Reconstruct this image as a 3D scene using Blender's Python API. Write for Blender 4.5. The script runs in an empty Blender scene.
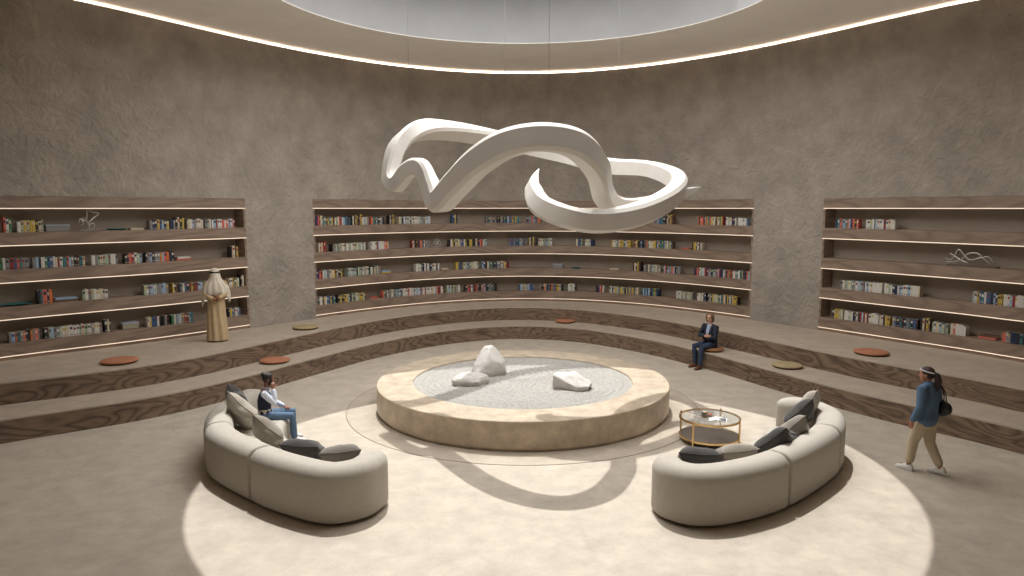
import bpy, bmesh, math, random
from mathutils import Vector, Matrix, noise
random.seed(7)
S = bpy.context.scene
COL = S.collection
PI = math.pi
# ------------------------------------------------------------------ camera, sky, sun, exposure
H = 4.05
FPX = 711.1
PITCH = math.atan(80 / FPX)
cam = bpy.data.cameras.new('camera'); cam.lens = 36 * FPX / 1024; cam.sensor_width = 36; cam.clip_end = 200
co = bpy.data.objects.new('camera', cam); COL.objects.link(co)
co.location = (0, 0, H); co.rotation_euler = (PI / 2 - PITCH, 0, 0)
S.camera = co
S.view_settings.view_transform = 'Standard'; S.view_settings.look = 'None'
S.view_settings.gamma = 1; S.view_settings.use_curve_mapping = False
S.view_settings.exposure = 0.22
W = bpy.data.worlds.new('sky'); S.world = W; W.use_nodes = True
bg = W.node_tree.nodes['Background']; bg.inputs[0].default_value = (1.0, 0.985, 0.97, 1); bg.inputs[1].default_value = 4.0
SUNDIR = Vector((0.042, -0.42, -1)).normalized()
sl = bpy.data.lights.new('sun', 'SUN'); sl.energy = 2.9; sl.angle = 0.0093; sl.color = (1.0, 0.985, 0.96)
so = bpy.data.objects.new('sun', sl); COL.objects.link(so); so.location = (0, 18, 20)
so.rotation_mode = 'QUATERNION'; so.rotation_quaternion = SUNDIR.to_track_quat('-Z', 'Y')
pl = bpy.data.lights.new('skylight_portal', 'AREA'); pl.shape = 'DISK'; pl.size = 11.8; pl.energy = 1; pl.cycles.is_portal = True
po = bpy.data.objects.new('skylight_portal', pl); COL.objects.link(po); po.location = (0.2, 14.5, 10.2)
cy = S.cycles
cy.use_denoising = True
cy.max_bounces = 14; cy.diffuse_bounces = 8; cy.glossy_bounces = 4; cy.transmission_bounces = 8
cy.sample_clamp_indirect = 8

# ------------------------------------------------------------------ helpers
def lin(c):
    return tuple(((v / 255) / 12.92 if v / 255 <= .04045 else ((v / 255 + .055) / 1.055) ** 2.4) for v in c)

def cray(x, y):
    u = (x - 512) / FPX; v = (288 - y) / FPX; c, s = math.cos(PITCH), math.sin(PITCH)
    return Vector((u, c + v * s, -s + v * c))
def P(x, y, h=0.0):
    d = cray(x, y); t = (h - H) / d.z
    return Vector((d.x * t, d.y * t, h))
def Zp(x, y, z):
    d = cray(x, y); d = d * (z / d.y)
    return Vector((d.x, d.y, d.z + H))
def proj(p):
    d = Vector(p) - Vector((0, 0, H)); c, s = math.cos(PITCH), math.sin(PITCH)
    w = d.y * c - d.z * s; v = d.y * s + d.z * c
    return 512 + FPX * d.x / w, 288 - FPX * v / w

MATS = {}
def mat(name, rgb, rough=.6, var=0.0, scale=4.0, bump=0.0, bscale=None, metal=0.0, detail=6.0, spec=.5, coords='Object', sheen=0.0):
    if name in MATS: return MATS[name]
    m = bpy.data.materials.new(name); m.use_nodes = True; N = m.node_tree.nodes; L = m.node_tree.links
    b = N['Principled BSDF']; c = lin(rgb)
    b.inputs['Base Color'].default_value = (*c, 1); b.inputs['Roughness'].default_value = rough
    b.inputs['Metallic'].default_value = metal; b.inputs['Specular IOR Level'].default_value = spec
    if sheen: b.inputs['Sheen Weight'].default_value = sheen
    if var or bump:
        tc = N.new('ShaderNodeTexCoord')
    if var:
        n = N.new('ShaderNodeTexNoise'); n.inputs['Scale'].default_value = scale; n.inputs['Detail'].default_value = detail; n.inputs['Roughness'].default_value = .62
        L.new(tc.outputs[coords], n.inputs['Vector'])
        r = N.new('ShaderNodeValToRGB'); r.color_ramp.elements[0].position = .3; r.color_ramp.elements[1].position = .7
        r.color_ramp.elements[0].color = (*[max(0, v * (1 - var)) for v in c], 1); r.color_ramp.elements[1].color = (*[min(1, v * (1 + var)) for v in c], 1)
        L.new(n.outputs['Fac'], r.inputs['Fac']); L.new(r.outputs['Color'], b.inputs['Base Color'])
    if bump:
        n2 = N.new('ShaderNodeTexNoise'); n2.inputs['Scale'].default_value = bscale or scale * 4; n2.inputs['Detail'].default_value = 5
        L.new(tc.outputs[coords], n2.inputs['Vector'])
        bp = N.new('ShaderNodeBump'); bp.inputs['Strength'].default_value = bump; bp.inputs['Distance'].default_value = .02
        L.new(n2.outputs['Fac'], bp.inputs['Height']); L.new(bp.outputs['Normal'], b.inputs['Normal'])
    MATS[name] = m
    return m

def wood(name, dark, light, su=.45, sv=1.6, rings=9.0, line=.35, rough=.5):
    """veneer: contour lines of a soft stretched noise read as swirling figured grain"""
    m = bpy.data.materials.new(name); m.use_nodes = True; N = m.node_tree.nodes; L = m.node_tree.links
    b = N['Principled BSDF']; b.inputs['Roughness'].default_value = rough
    tc = N.new('ShaderNodeTexCoord'); mp = N.new('ShaderNodeMapping'); mp.inputs['Scale'].default_value = (su, sv, 1)
    L.new(tc.outputs['UV'], mp.inputs['Vector'])
    n = N.new('ShaderNodeTexNoise'); n.inputs['Scale'].default_value = 1.0; n.inputs['Detail'].default_value = 2.5; n.inputs['Roughness'].default_value = .45; n.inputs['Distortion'].default_value = .6
    L.new(mp.outputs[0], n.inputs['Vector'])
    mu = N.new('ShaderNodeMath'); mu.operation = 'MULTIPLY'; mu.inputs[1].default_value = rings * 2 * PI; L.new(n.outputs['Fac'], mu.inputs[0])
    si = N.new('ShaderNodeMath'); si.operation = 'SINE'; L.new(mu.outputs[0], si.inputs[0])
    ma = N.new('ShaderNodeMapRange'); ma.inputs['From Min'].default_value = -1; ma.inputs['From Max'].default_value = 1
    L.new(si.outputs[0], ma.inputs['Value'])
    pw = N.new('ShaderNodeMath'); pw.operation = 'POWER'; pw.inputs[1].default_value = line; L.new(ma.outputs[0], pw.inputs[0])
    f = N.new('ShaderNodeTexNoise'); f.inputs['Scale'].default_value = 6; f.inputs['Detail'].default_value = 5
    mp2 = N.new('ShaderNodeMapping'); mp2.inputs['Scale'].default_value = (.6, 6, 1); L.new(tc.outputs['UV'], mp2.inputs['Vector']); L.new(mp2.outputs[0], f.inputs['Vector'])
    big = N.new('ShaderNodeTexNoise'); big.inputs['Scale'].default_value = .35; L.new(tc.outputs['UV'], big.inputs['Vector'])
    a1 = N.new('ShaderNodeMath'); a1.operation = 'MULTIPLY'; L.new(pw.outputs[0], a1.inputs[0]); L.new(f.outputs['Fac'], a1.inputs[1])
    a2 = N.new('ShaderNodeMath'); a2.operation = 'MULTIPLY_ADD'; L.new(big.outputs['Fac'], a2.inputs[0]); a2.inputs[1].default_value = .5; L.new(a1.outputs[0], a2.inputs[2])
    r = N.new('ShaderNodeValToRGB'); r.color_ramp.elements[0].position = .2; r.color_ramp.elements[1].position = .85
    r.color_ramp.elements[0].color = (*lin(dark), 1); r.color_ramp.elements[1].color = (*lin(light), 1)
    L.new(a2.outputs[0], r.inputs['Fac']); L.new(r.outputs['Color'], b.inputs['Base Color'])
    MATS[name] = m
    return m

def emit(name, rgb, strength):
    m = bpy.data.materials.new(name); m.use_nodes = True; N = m.node_tree.nodes
    b = N['Principled BSDF']; c = lin(rgb)
    b.inputs['Base Color'].default_value = (*c, 1); b.inputs['Emission Color'].default_value = (*c, 1); b.inputs['Emission Strength'].default_value = strength
    MATS[name] = m
    return m

def link(name, me, parent=None, mats=(), smooth=False, auto=None):
    o = bpy.data.objects.new(name, me); COL.objects.link(o)
    if not isinstance(mats, (list, tuple)): mats = (mats,)
    for m in mats: me.materials.append(m)
    if smooth:
        for p in me.polygons: p.use_smooth = True
    if auto:
        me.set_sharp_from_angle(angle=math.radians(auto))
    if parent: o.parent = parent
    return o
def obj(name, bm, mats, parent=None, smooth=False, auto=None, recalc=True):
    if recalc: bmesh.ops.recalc_face_normals(bm, faces=bm.faces)
    me = bpy.data.meshes.new(name); bm.to_mesh(me); bm.free()
    return link(name, me, parent, mats, smooth or bool(auto), auto)
def empty(name, loc, rz=0.0):
    o = bpy.data.objects.new(name, None); COL.objects.link(o); o.location = loc; o.rotation_euler = (0, 0, rz); o.empty_display_size = .1
    return o
def tag(o, label, cat, group=None, kind=None):
    o['label'] = label; o['category'] = cat
    if group: o['group'] = group
    if kind: o['kind'] = kind
    return o
def struct(o):
    o['kind'] = 'structure'; return o

def box(bm, lo, hi, mi=0, M=None):
    vs = [bm.verts.new((x, y, z)) for x in (lo[0], hi[0]) for y in (lo[1], hi[1]) for z in (lo[2], hi[2])]
    if M is not None:
        for v in vs: v.co = M @ v.co
    for f in ((0, 1, 3, 2), (4, 6, 7, 5), (0, 4, 5, 1), (2, 3, 7, 6), (0, 2, 6, 4), (1, 5, 7, 3)):
        fc = bm.faces.new([vs[i] for i in f]); fc.material_index = mi
    return vs

def catmull(pts, sub, closed=False):
    out = []; n = len(pts)
    rng = range(n) if closed else range(n - 1)
    for i in rng:
        g = (lambda k: pts[k % n]) if closed else (lambda k: pts[max(0, min(n - 1, k))])
        p0, p1, p2, p3 = (Vector(g(i + k)) for k in (-1, 0, 1, 2))
        if not closed:
            if i == 0: p0 = p1 * 2 - p2
            if i == n - 2: p3 = p2 * 2 - p1
        for j in range(sub):
            t = j / sub
            out.append(.5 * ((2 * p1) + (p2 - p0) * t + (2 * p0 - 5 * p1 + 4 * p2 - p3) * t * t + (3 * p1 - p0 - 3 * p2 + p3) * t ** 3))
    if not closed: out.append(Vector(pts[-1]))
    return out

CEN = Vector((.22, 14.45))
def normals(path, center=CEN, closed=False):
    out = []; n = len(path)
    for i in range(n):
        a = path[(i - 1) % n] if closed or i else path[0]; b = path[(i + 1) % n] if closed or i < n - 1 else path[-1]
        t = (b - a).normalized(); nn = Vector((t.y, -t.x))
        if center is not None and nn.dot(path[i] - center) < 0: nn = -nn
        out.append(nn)
    return out
def sweep(bm, path, prof, closed=False, center=CEN, caps=True, nrm=None, mi=0):
    """sweep a profile of (outward offset, z) along a plan path; UV = (arc length, profile length)"""
    uv = bm.loops.layers.uv.verify()
    nr = nrm or normals(path, center, closed); rows = []; s = 0; ss = []
    for i, p in enumerate(path):
        if i: s += (path[i] - path[i - 1]).length
        ss.append(s)
        rows.append([bm.verts.new((p.x + nr[i].x * o, p.y + nr[i].y * o, z)) for o, z in prof])
    m = len(prof); pv = [0]
    for j in range(m): pv.append(pv[-1] + math.hypot(prof[(j + 1) % m][0] - prof[j][0], prof[(j + 1) % m][1] - prof[j][1]))
    n = len(path)
    for i in range(n if closed else n - 1):
        k = (i + 1) % n; s1 = ss[k] if k else s + (path[0] - path[-1]).length
        for j in range(m):
            f = bm.faces.new((rows[i][j], rows[k][j], rows[k][(j + 1) % m], rows[i][(j + 1) % m])); f.material_index = mi
            for lp, u in zip(f.loops, ((ss[i], pv[j]), (s1, pv[j]), (s1, pv[j + 1]), (ss[i], pv[j + 1]))): lp[uv].uv = u
    if caps and not closed:
        for r in (rows[0], rows[-1]):
            f = bm.faces.new(r); f.material_index = mi
            for lp, (o, z) in zip(f.loops, prof): lp[uv].uv = (o, z)
def tube(bm, pts, r, n=8, cyc=False, taper=None):
    """round tube through 3-D points"""
    rows = []; N = len(pts); A = None
    for i, p in enumerate(pts):
        p = Vector(p); a = Vector(pts[(i - 1) % N] if cyc else pts[max(0, i - 1)]); b = Vector(pts[(i + 1) % N] if cyc else pts[min(N - 1, i + 1)])
        t = (b - a).normalized()
        if A is None: A = t.orthogonal().normalized()
        else: A = (A - t * A.dot(t)).normalized()
        B = t.cross(A); rr = r * (taper[i] if taper else 1)
        rows.append([bm.verts.new(p + (A * math.cos(2 * PI * k / n) + B * math.sin(2 * PI * k / n)) * rr) for k in range(n)])
    for i in range(N if cyc else N - 1):
        for k in range(n): bm.faces.new((rows[i][k], rows[i][(k + 1) % n], rows[(i + 1) % N][(k + 1) % n], rows[(i + 1) % N][k]))
    if not cyc: bm.faces.new(rows[0]); bm.faces.new(rows[-1])
def lathe(bm, prof, n=48, c=(0, 0), closed=False, mi=0, uvs=False):
    uv = bm.loops.layers.uv.verify() if uvs else None
    rows = []
    for r, z in prof:
        if r < 1e-6: rows.append([bm.verts.new((c[0], c[1], z))] * n)
        else: rows.append([bm.verts.new((c[0] + r * math.cos(2 * PI * k / n), c[1] + r * math.sin(2 * PI * k / n), z)) for k in range(n)])
    m = len(prof)
    for j in range(m if closed else m - 1):
        a, b = rows[j], rows[(j + 1) % m]
        for k in range(n):
            vs = []
            for v in (a[k], a[(k + 1) % n], b[(k + 1) % n], b[k]):
                if v not in vs: vs.append(v)
            if len(vs) > 2:
                f = bm.faces.new(vs); f.material_index = mi
                if uv:
                    for lp in f.loops:
                        aa = math.atan2(lp.vert.co.y - c[1], lp.vert.co.x - c[0]); lp[uv].uv = (aa * 3, lp.vert.co.z)

# ------------------------------------------------------------------ materials of the room
# plaster: mottled, with trowelled ripples
plaster = mat('trowelled_plaster', (160, 151, 140), .8, .2, 1.4, 0.0)
def ripple(m, s1, s2, strength):
    N = m.node_tree.nodes; L = m.node_tree.links; b = N['Principled BSDF']; tc = N.new('ShaderNodeTexCoord')
    n1 = N.new('ShaderNodeTexNoise'); n1.inputs['Scale'].default_value = s1; n1.inputs['Detail'].default_value = 3; n1.inputs['Distortion'].default_value = 2.2
    n2 = N.new('ShaderNodeTexNoise'); n2.inputs['Scale'].default_value = s2; n2.inputs['Detail'].default_value = 8; n2.inputs['Distortion'].default_value = .5
    L.new(tc.outputs['Object'], n1.inputs['Vector']); L.new(tc.outputs['Object'], n2.inputs['Vector'])
    ad = N.new('ShaderNodeMath'); ad.operation = 'ADD'; L.new(n1.outputs['Fac'], ad.inputs[0]); L.new(n2.outputs['Fac'], ad.inputs[1])
    bp = N.new('ShaderNodeBump'); bp.inputs['Strength'].default_value = strength; bp.inputs['Distance'].default_value = .06
    L.new(ad.outputs[0], bp.inputs['Height']); L.new(bp.outputs['Normal'], b.inputs['Normal'])
ripple(plaster, 2.4, 7.0, .8)
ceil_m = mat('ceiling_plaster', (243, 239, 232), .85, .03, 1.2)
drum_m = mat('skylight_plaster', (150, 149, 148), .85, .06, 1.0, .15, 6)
floor_m = mat('travertine', (187, 177, 162), .55, .16, 2.6, .05, 30, detail=10)
def veins(m, scale, amount):
    N = m.node_tree.nodes; L = m.node_tree.links; b = N['Principled BSDF']; src = b.inputs['Base Color'].links[0].from_socket
    tc = N.new('ShaderNodeTexCoord'); n = N.new('ShaderNodeTexNoise'); n.inputs['Scale'].default_value = scale; n.inputs['Detail'].default_value = 6; n.inputs['Distortion'].default_value = 1.2
    L.new(tc.outputs['Object'], n.inputs['Vector'])
    s_ = N.new('ShaderNodeMath'); s_.operation = 'SUBTRACT'; s_.inputs[1].default_value = .5; L.new(n.outputs['Fac'], s_.inputs[0])
    a_ = N.new('ShaderNodeMath'); a_.operation = 'ABSOLUTE'; L.new(s_.outputs[0], a_.inputs[0])
    r = N.new('ShaderNodeMapRange'); r.inputs['From Min'].default_value = 0; r.inputs['From Max'].default_value = .03; r.inputs['To Min'].default_value = amount; r.inputs['To Max'].default_value = 0; L.new(a_.outputs[0], r.inputs['Value'])
    mx = N.new('ShaderNodeMix'); mx.data_type = 'RGBA'; mx.inputs[7].default_value = (*lin((120, 100, 78)), 1); L.new(r.outputs[0], mx.inputs[0]); L.new(src, mx.inputs[6]); L.new(mx.outputs[2], b.inputs['Base Color'])
veins(floor_m, 1.6, .09)
disc_m = mat('travertine_warm', (182, 171, 155), .55, .16, 2.6, .05, 30, detail=10)
tread_m = mat('tread_stone', (180, 167, 151), .5, .13, 2.6, .04, 30, detail=10)
basin_m = mat('basin_stone', (196, 180, 159), .42, .24, 3.6, .03, 20, detail=10)
veins(disc_m, 1.6, .09); veins(basin_m, 3.4, .16); veins(tread_m, 2.0, .1)
riser_m = wood('riser_veneer', (78, 62, 50), (138, 117, 98), .5, 1.7, 16, .45)
shelf_m = wood('shelf_veneer', (122, 104, 90), (150, 130, 113), .3, 1.8, 9, .6)
shelf_in = mat('shelf_back', (150, 136, 122), .7, .05, 2.0)
led_m = emit('warm_strip', (255, 234, 210), .6)
cove_m = emit('cove_strip', (255, 232, 212), 6.5)

# ------------------------------------------------------------------ plan curves (left to right, then round behind the camera)
wall_in = [(-10.74, 14.66), (-9.94, 15.53), (-9.02, 16.46), (-8.03, 17.6), (-6.93, 19.03), (-5.64, 20.69), (-4.07, 22.38), (-2.16, 23.76), (0.0, 24.46), (2.2, 24.24), (4.21, 23.17), (5.89, 21.59), (7.23, 19.85), (8.31, 18.23), (9.23, 16.84), (10.02, 15.66), (10.66, 14.55)]
cove_in = [(-10.31, 14.91), (-9.51, 15.68), (-8.73, 16.77), (-7.88, 18.13), (-6.86, 19.67), (-5.57, 21.26), (-3.97, 22.7), (-2.08, 23.76), (0.0, 24.21), (2.1, 23.96), (4.04, 23.07), (5.69, 21.72), (7.04, 20.17), (8.1, 18.62), (8.98, 17.23), (9.76, 16.09), (10.56, 15.26)]
CZ = 8.36
cove_in = [(x * (CZ - H) / 4.43, y * (CZ - H) / 4.43) for x, y in cove_in]
s1_in = [(-8.83, 11.9), (-8.09, 12.49), (-7.26, 13.15), (-6.46, 14.05), (-5.65, 15.37), (-4.73, 17.15), (-3.52, 19.2), (-1.92, 20.95), (0.0, 21.8), (1.95, 21.3), (3.61, 19.72), (4.87, 17.71), (5.8, 15.77), (6.55, 14.25), (7.25, 13.1), (7.93, 12.2), (8.45, 11.38)]
s2_in = [(-9.5, 12.8), (-8.63, 13.4), (-7.74, 14.1), (-6.9, 15.07), (-6.05, 16.51), (-5.04, 18.41), (-3.73, 20.45), (-2.02, 22.15), (0.0, 22.95), (2.05, 22.47), (3.82, 20.95), (5.19, 18.97), (6.24, 17.08), (7.09, 15.52), (7.87, 14.28), (8.59, 13.3), (9.14, 12.39)]
wL = [(-11.7, 13.4), (-12.7, 11.5), (-13.3, 9), (-13.4, 5)]; wR = [(11.6, 13.2), (12.6, 11.3), (13.2, 9), (13.3, 5)]
back = [(12.6, 0), (8.5, -4.2), (0, -6), (-8.5, -4.2), (-12.6, 0)]
SUB = 12
wallC = catmull(wL[::-1] + wall_in + wR + back, SUB, True)
coveC = catmull(wL[::-1] + cove_in + wR + back, SUB, True)
NF = (len(wall_in) + 8 - 1) * SUB            # index of the last front point
S1 = catmull([(-10.7, 5), (-10.7, 8), (-10.3, 9.6), (-9.7, 11.0)] + s1_in + [(9.1, 10.3), (9.9, 9.1), (10.5, 7.8), (10.6, 5)], SUB)
S2 = catmull([(-11.7, 5), (-11.7, 8.5), (-11.2, 10.6), (-10.4, 12.0)] + s2_in + [(9.9, 11.3), (10.8, 10.2), (11.5, 8.5), (11.6, 5)], SUB)
WF = wallC[:NF + 1]
wnr = normals(WF)
def widx(px, h):
    """fractional index on the wall curve that shows at picture column px"""
    pr = [proj((p.x, p.y, h))[0] if p.y > 2 else None for p in WF]
    for i in range(len(WF) - 1):
        if pr[i] is not None and pr[i + 1] is not None and pr[i] <= px < pr[i + 1]:
            return i + (px - pr[i]) / (pr[i + 1] - pr[i])
def wat(f):
    i = int(f); t = f - i; j = min(i + 1, len(WF) - 1)
    return WF[i].lerp(WF[j], t), wnr[i].lerp(wnr[j], t).normalized()
def wpath(a, b, curve=None):
    ia, ib = int(math.floor(a)) + 1, int(math.ceil(b)) - 1
    f = lambda v: wallC[int(v)].lerp(wallC[(int(v) + 1) % len(wallC)], v - int(v))
    return [f(a)] + [wallC[i % len(wallC)].copy() for i in range(ia, ib + 1)] + [f(b)]

# ------------------------------------------------------------------ floor, tiers, ceiling
bm = bmesh.new()
out = [(p.x + n.x * .9, p.y + n.y * .9) for p, n in zip(wallC, normals(wallC, Vector((0, 9)), True))]
vb = [bm.verts.new((x, y, -.3)) for x, y in out]; vt = [bm.verts.new((x, y, 0)) for x, y in out]
bm.faces.new(vb); bm.faces.new(vt)
for i in range(len(out)): bm.faces.new((vb[i], vb[(i + 1) % len(out)], vt[(i + 1) % len(out)], vt[i]))
struct(obj('floor', bm, floor_m))
bm = bmesh.new(); lathe(bm, [(0, .004), (3.575, .004), (3.58, 0)], 96, CEN); struct(obj('trim_1', bm, disc_m))
bm = bmesh.new(); lathe(bm, [(3.57, .004), (3.572, .0055), (3.586, .0055), (3.588, .0)], 128, CEN); struct(obj('trim_2', bm, mat('joint_bronze', (140, 128, 112), .5)))

def tier(name, front, rear, z0, z1):
    root = struct(empty(name, (front[len(front) // 2].x, front[len(front) // 2].y, z0)))
    M = root.matrix_basis.inverted() if False else Matrix.Translation(-root.location)
    b = bmesh.new(); sweep(b, front, [(0, z0), (0, z1 - .025), (.05, z1 - .025), (.05, z0)]); b.transform(M); obj('riser', b, riser_m, root, auto=40)
    b = bmesh.new(); uv = b.loops.layers.uv.verify()
    fn = normals(front); rows = []
    for i in range(len(front)):
        p, q = front[i] - fn[i] * .006, rear[i]
        rows.append([b.verts.new((p.x, p.y, z1 - .028)), b.verts.new((p.x, p.y, z1)), b.verts.new((q.x, q.y, z1)), b.verts.new((q.x, q.y, z1 - .028))])
    for i in range(len(rows) - 1):
        for j in range(4): b.faces.new((rows[i][j], rows[i + 1][j], rows[i + 1][(j + 1) % 4], rows[i][(j + 1) % 4]))
    b.faces.new(rows[0]); b.faces.new(rows[-1])
    b.transform(M); obj('tread', b, tread_m, root)
tier('seating_tier', S1, [p + n * .05 for p, n in zip(S2, normals(S2))], 0, .42)
tier('seating_tier', S2, [p + n * .55 for p, n in zip(WF, wnr)], .42, .84)

# walls: the lower face is vertical, the upper part leans in to the cove
def wall_piece(name, a, b, z0, z1=CZ, thick=.55):
    bm = bmesh.new(); n = len(wallC); nr = normals(wallC, Vector((0, 9)), True)
    zs = [z0] + [z for z in (4.3, 4.8, 5.4, 6.2, 7.0, 7.7) if z > z0 + .01] + [z1]
    if a is None: idx = [float(i) for i in range(n)]
    else: idx = [a] + [float(i) for i in range(int(a) + 1, int(math.ceil(b)))] + [b]
    def at(c, v): return c[int(v) % n].lerp(c[(int(v) + 1) % n], v - int(v))
    inner, outer = [], []
    for v in idx:
        w, c, nn = at(wallC, v), at(coveC, v), at(nr, v).normalized(); r = []
        for z in zs:
            t = max(0, min(1, (z - 4.3) / (CZ - 4.3))); t = t * t * (3 - 2 * t)
            p = w.lerp(c, t); r.append(bm.verts.new((p.x, p.y, z)))
        inner.append(r); outer.append([bm.verts.new((w.x + nn.x * thick, w.y + nn.y * thick, z)) for z in (z0, z1)])
    for i in range(len(idx) - 1):
        for j in range(len(zs) - 1): bm.faces.new((inner[i][j], inner[i + 1][j], inner[i + 1][j + 1], inner[i][j + 1]))
        bm.faces.new((outer[i][0], outer[i + 1][0], outer[i + 1][1], outer[i][1]))
        bm.faces.new((inner[i][0], inner[i + 1][0], outer[i + 1][0], outer[i][0]))
        bm.faces.new((inner[i][-1], inner[i + 1][-1], outer[i + 1][1], outer[i][1]))
    for k in (0, -1): bm.faces.new(inner[k] + [outer[k][1], outer[k][0]])
    return struct(obj(name, bm, plaster, auto=50))
HT = 4.30                                     # top of the bookcase openings
iL0, iL1 = 2.0 * SUB * .5, widx(250, .94)
iB0, iB1 = widx(316, .94), widx(750, .94)
iR0, iR1 = widx(818, .94), NF - SUB
wall_piece('wall_left', 0.0, iL0, .0)
wall_piece('wall_left_upper', iL0, iL1, HT)
wall_piece('wall_left_pier', iL1, iB0, .0)
wall_piece('wall_back_upper', iB0, iB1, HT)
wall_piece('wall_right_pier', iB1, iR0, .0)
wall_piece('wall_right_upper', iR0, float(iR1), HT)
wall_piece('wall_front', float(iR1), float(len(wallC)), .0)

# cove slot: strip standing at the back of the ledge, below the ceiling
nrc = normals(coveC, Vector((0, 9)), True)
bm = bmesh.new(); sweep(bm, coveC, [(.13, CZ + .001), (.13, CZ + .038), (.17, CZ + .038), (.17, CZ + .001)], True, nrm=nrc)
o = obj('cove_light', bm, cove_m); tag(o, 'thin warm light line in the cove where the plaster wall meets the ceiling', 'light')
CE = CZ + .075; OR = 5.26; DT = 10.2
bm = bmesh.new(); n = len(coveC); rows = []
for p, nn in zip(coveC, nrc):
    q = p + nn * .95; d = (p - CEN).normalized() * OR + CEN
    rows.append([bm.verts.new((q.x, q.y, CE)), bm.verts.new((d.x, d.y, CE)), bm.verts.new((d.x, d.y, CE + .012)), bm.verts.new((d.x + (p - CEN).normalized().x * .3, d.y + (p - CEN).normalized().y * .3, CE + .1)), bm.verts.new((q.x, q.y, CE + .5))])
for i in range(n):
    for j in range(5): bm.faces.new((rows[i][j], rows[(i + 1) % n][j], rows[(i + 1) % n][(j + 1) % 5], rows[i][(j + 1) % 5]))
struct(obj('ceiling', bm, ceil_m, auto=40))
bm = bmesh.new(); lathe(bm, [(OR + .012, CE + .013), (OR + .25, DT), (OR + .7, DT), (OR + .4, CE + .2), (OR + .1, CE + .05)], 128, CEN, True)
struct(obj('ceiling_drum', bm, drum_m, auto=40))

# ------------------------------------------------------------------ bookcases
LEDZ = [4.05 - .778 * k for k in range(5)]
FH = .265                                     # fascia height
def bookcase(a, b, label):
    path = wpath(a, b); mid = path[len(path) // 2]
    root = empty('bookcase', (mid.x, mid.y, .84)); M = Matrix.Translation(-root.location)
    tag(root, label, 'bookcase', 'built-in bookcases')
    def part(name, prof, m, pth=path, au=40):
        bb = bmesh.new(); sweep(bb, pth, prof); bb.transform(M); return obj(name, bb, m, root, auto=au)
    part('back_panel', [(.44, .84), (.44, HT - .005), (.48, HT - .005), (.48, .84)], shelf_in)
    part('header', [(.0, LEDZ[0]), (.0, HT - .005), (.44, HT - .005), (.44, LEDZ[0])], shelf_m)
    for z in LEDZ[1:]:
        part('shelf', [(.0, z), (.0, z + FH), (.44, z + FH), (.44, z)], shelf_m)
    part('plinth', [(.035, .84), (.035, LEDZ[4]), (.44, LEDZ[4]), (.44, .84)], shelf_m)
    for z in LEDZ:
        part('light_strip', [(-.004, z - .018), (-.004, z + .0), (.03, z + .0), (.03, z - .018)], led_m, path[0:])
    for e, d in ((a, 1), (b, -1)):
        pp = wpath(e, e + .35) if d > 0 else wpath(e - .35, e)
        for k in range(4):
            z1, z0 = LEDZ[k], LEDZ[k + 1] + FH
            part('side_panel', [(.0, z0), (.0, z1), (.44, z1), (.44, z0)], shelf_m, pp)
    return root
bookcase(iL0, iL1, 'curved oak bookcase behind the man in the long robe')
bookcase(iB0, iB1, 'curved oak bookcase in the middle of the back wall behind the hanging ribbon')
bookcase(iR0, float(iR1), 'curved oak bookcase on the right wall with the long wire script sculpture')
R = math.radians
# ------------------------------------------------------------------ stone basin with raked gravel
BH = .53; BR = 2.98; BI = 2.25
bas = empty('stone_basin', (CEN.x, CEN.y, 0))
tag(bas, 'low round travertine basin in the middle of the floor filled with raked gravel', 'basin')
bm = bmesh.new()
lathe(bm, [(BR - .03, .009), (BR - .03, .05), (BR, .055), (BR, BH - .012), (BR - .012, BH), (BI + .008, BH), (BI, BH - .008), (BI, BH - .3), (BI + .3, BH - .3), (BI + .3, .009)], 160, closed=True)
obj('rim', bm, basin_m, bas, auto=40)
gravel_m = mat('gravel', (166, 163, 157), .9, .22, 26, .5, 60, detail=3)
rocks_xy = [(P(488, 374, .5), .52), (P(470, 384, .5), .5), (P(571, 388, .5), .5)]
bm = bmesh.new(); NR, NA = 150, 320; rows = []
GC = [(p.x - CEN.x, p.y - CEN.y, r) for p, r in rocks_xy]
for i in range(NR + 1):
    r = (BI + .002) * i / NR; row = []
    for k in range(NA):
        a = 2 * PI * k / NA; x, y = r * math.cos(a), r * math.sin(a)
        d = min(math.hypot((x - cx), (y - cy)) - rr * .75 for cx, cy, rr in GC)
        fade = min(1, (BI - r) / .12)
        dd = min(d, BI - r + .35)
        row.append(bm.verts.new((x, y, BH - .035 + .013 * math.sin(dd * 2 * PI / .135) * fade + random.uniform(-.003, .003))))
        if i == 0: break
    rows.append(row)
for i in range(NR):
    for k in range(NA):
        if i == 0: bm.faces.new((rows[0][0], rows[1][k], rows[1][(k + 1) % NA]))
        else: bm.faces.new((rows[i][k], rows[i + 1][k], rows[i + 1][(k + 1) % NA], rows[i][(k + 1) % NA]))
g = obj('gravel_bed', bm, gravel_m, bas, smooth=True); g['kind'] = 'stuff'; g['label'] = 'pale gravel raked in rings'

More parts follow.
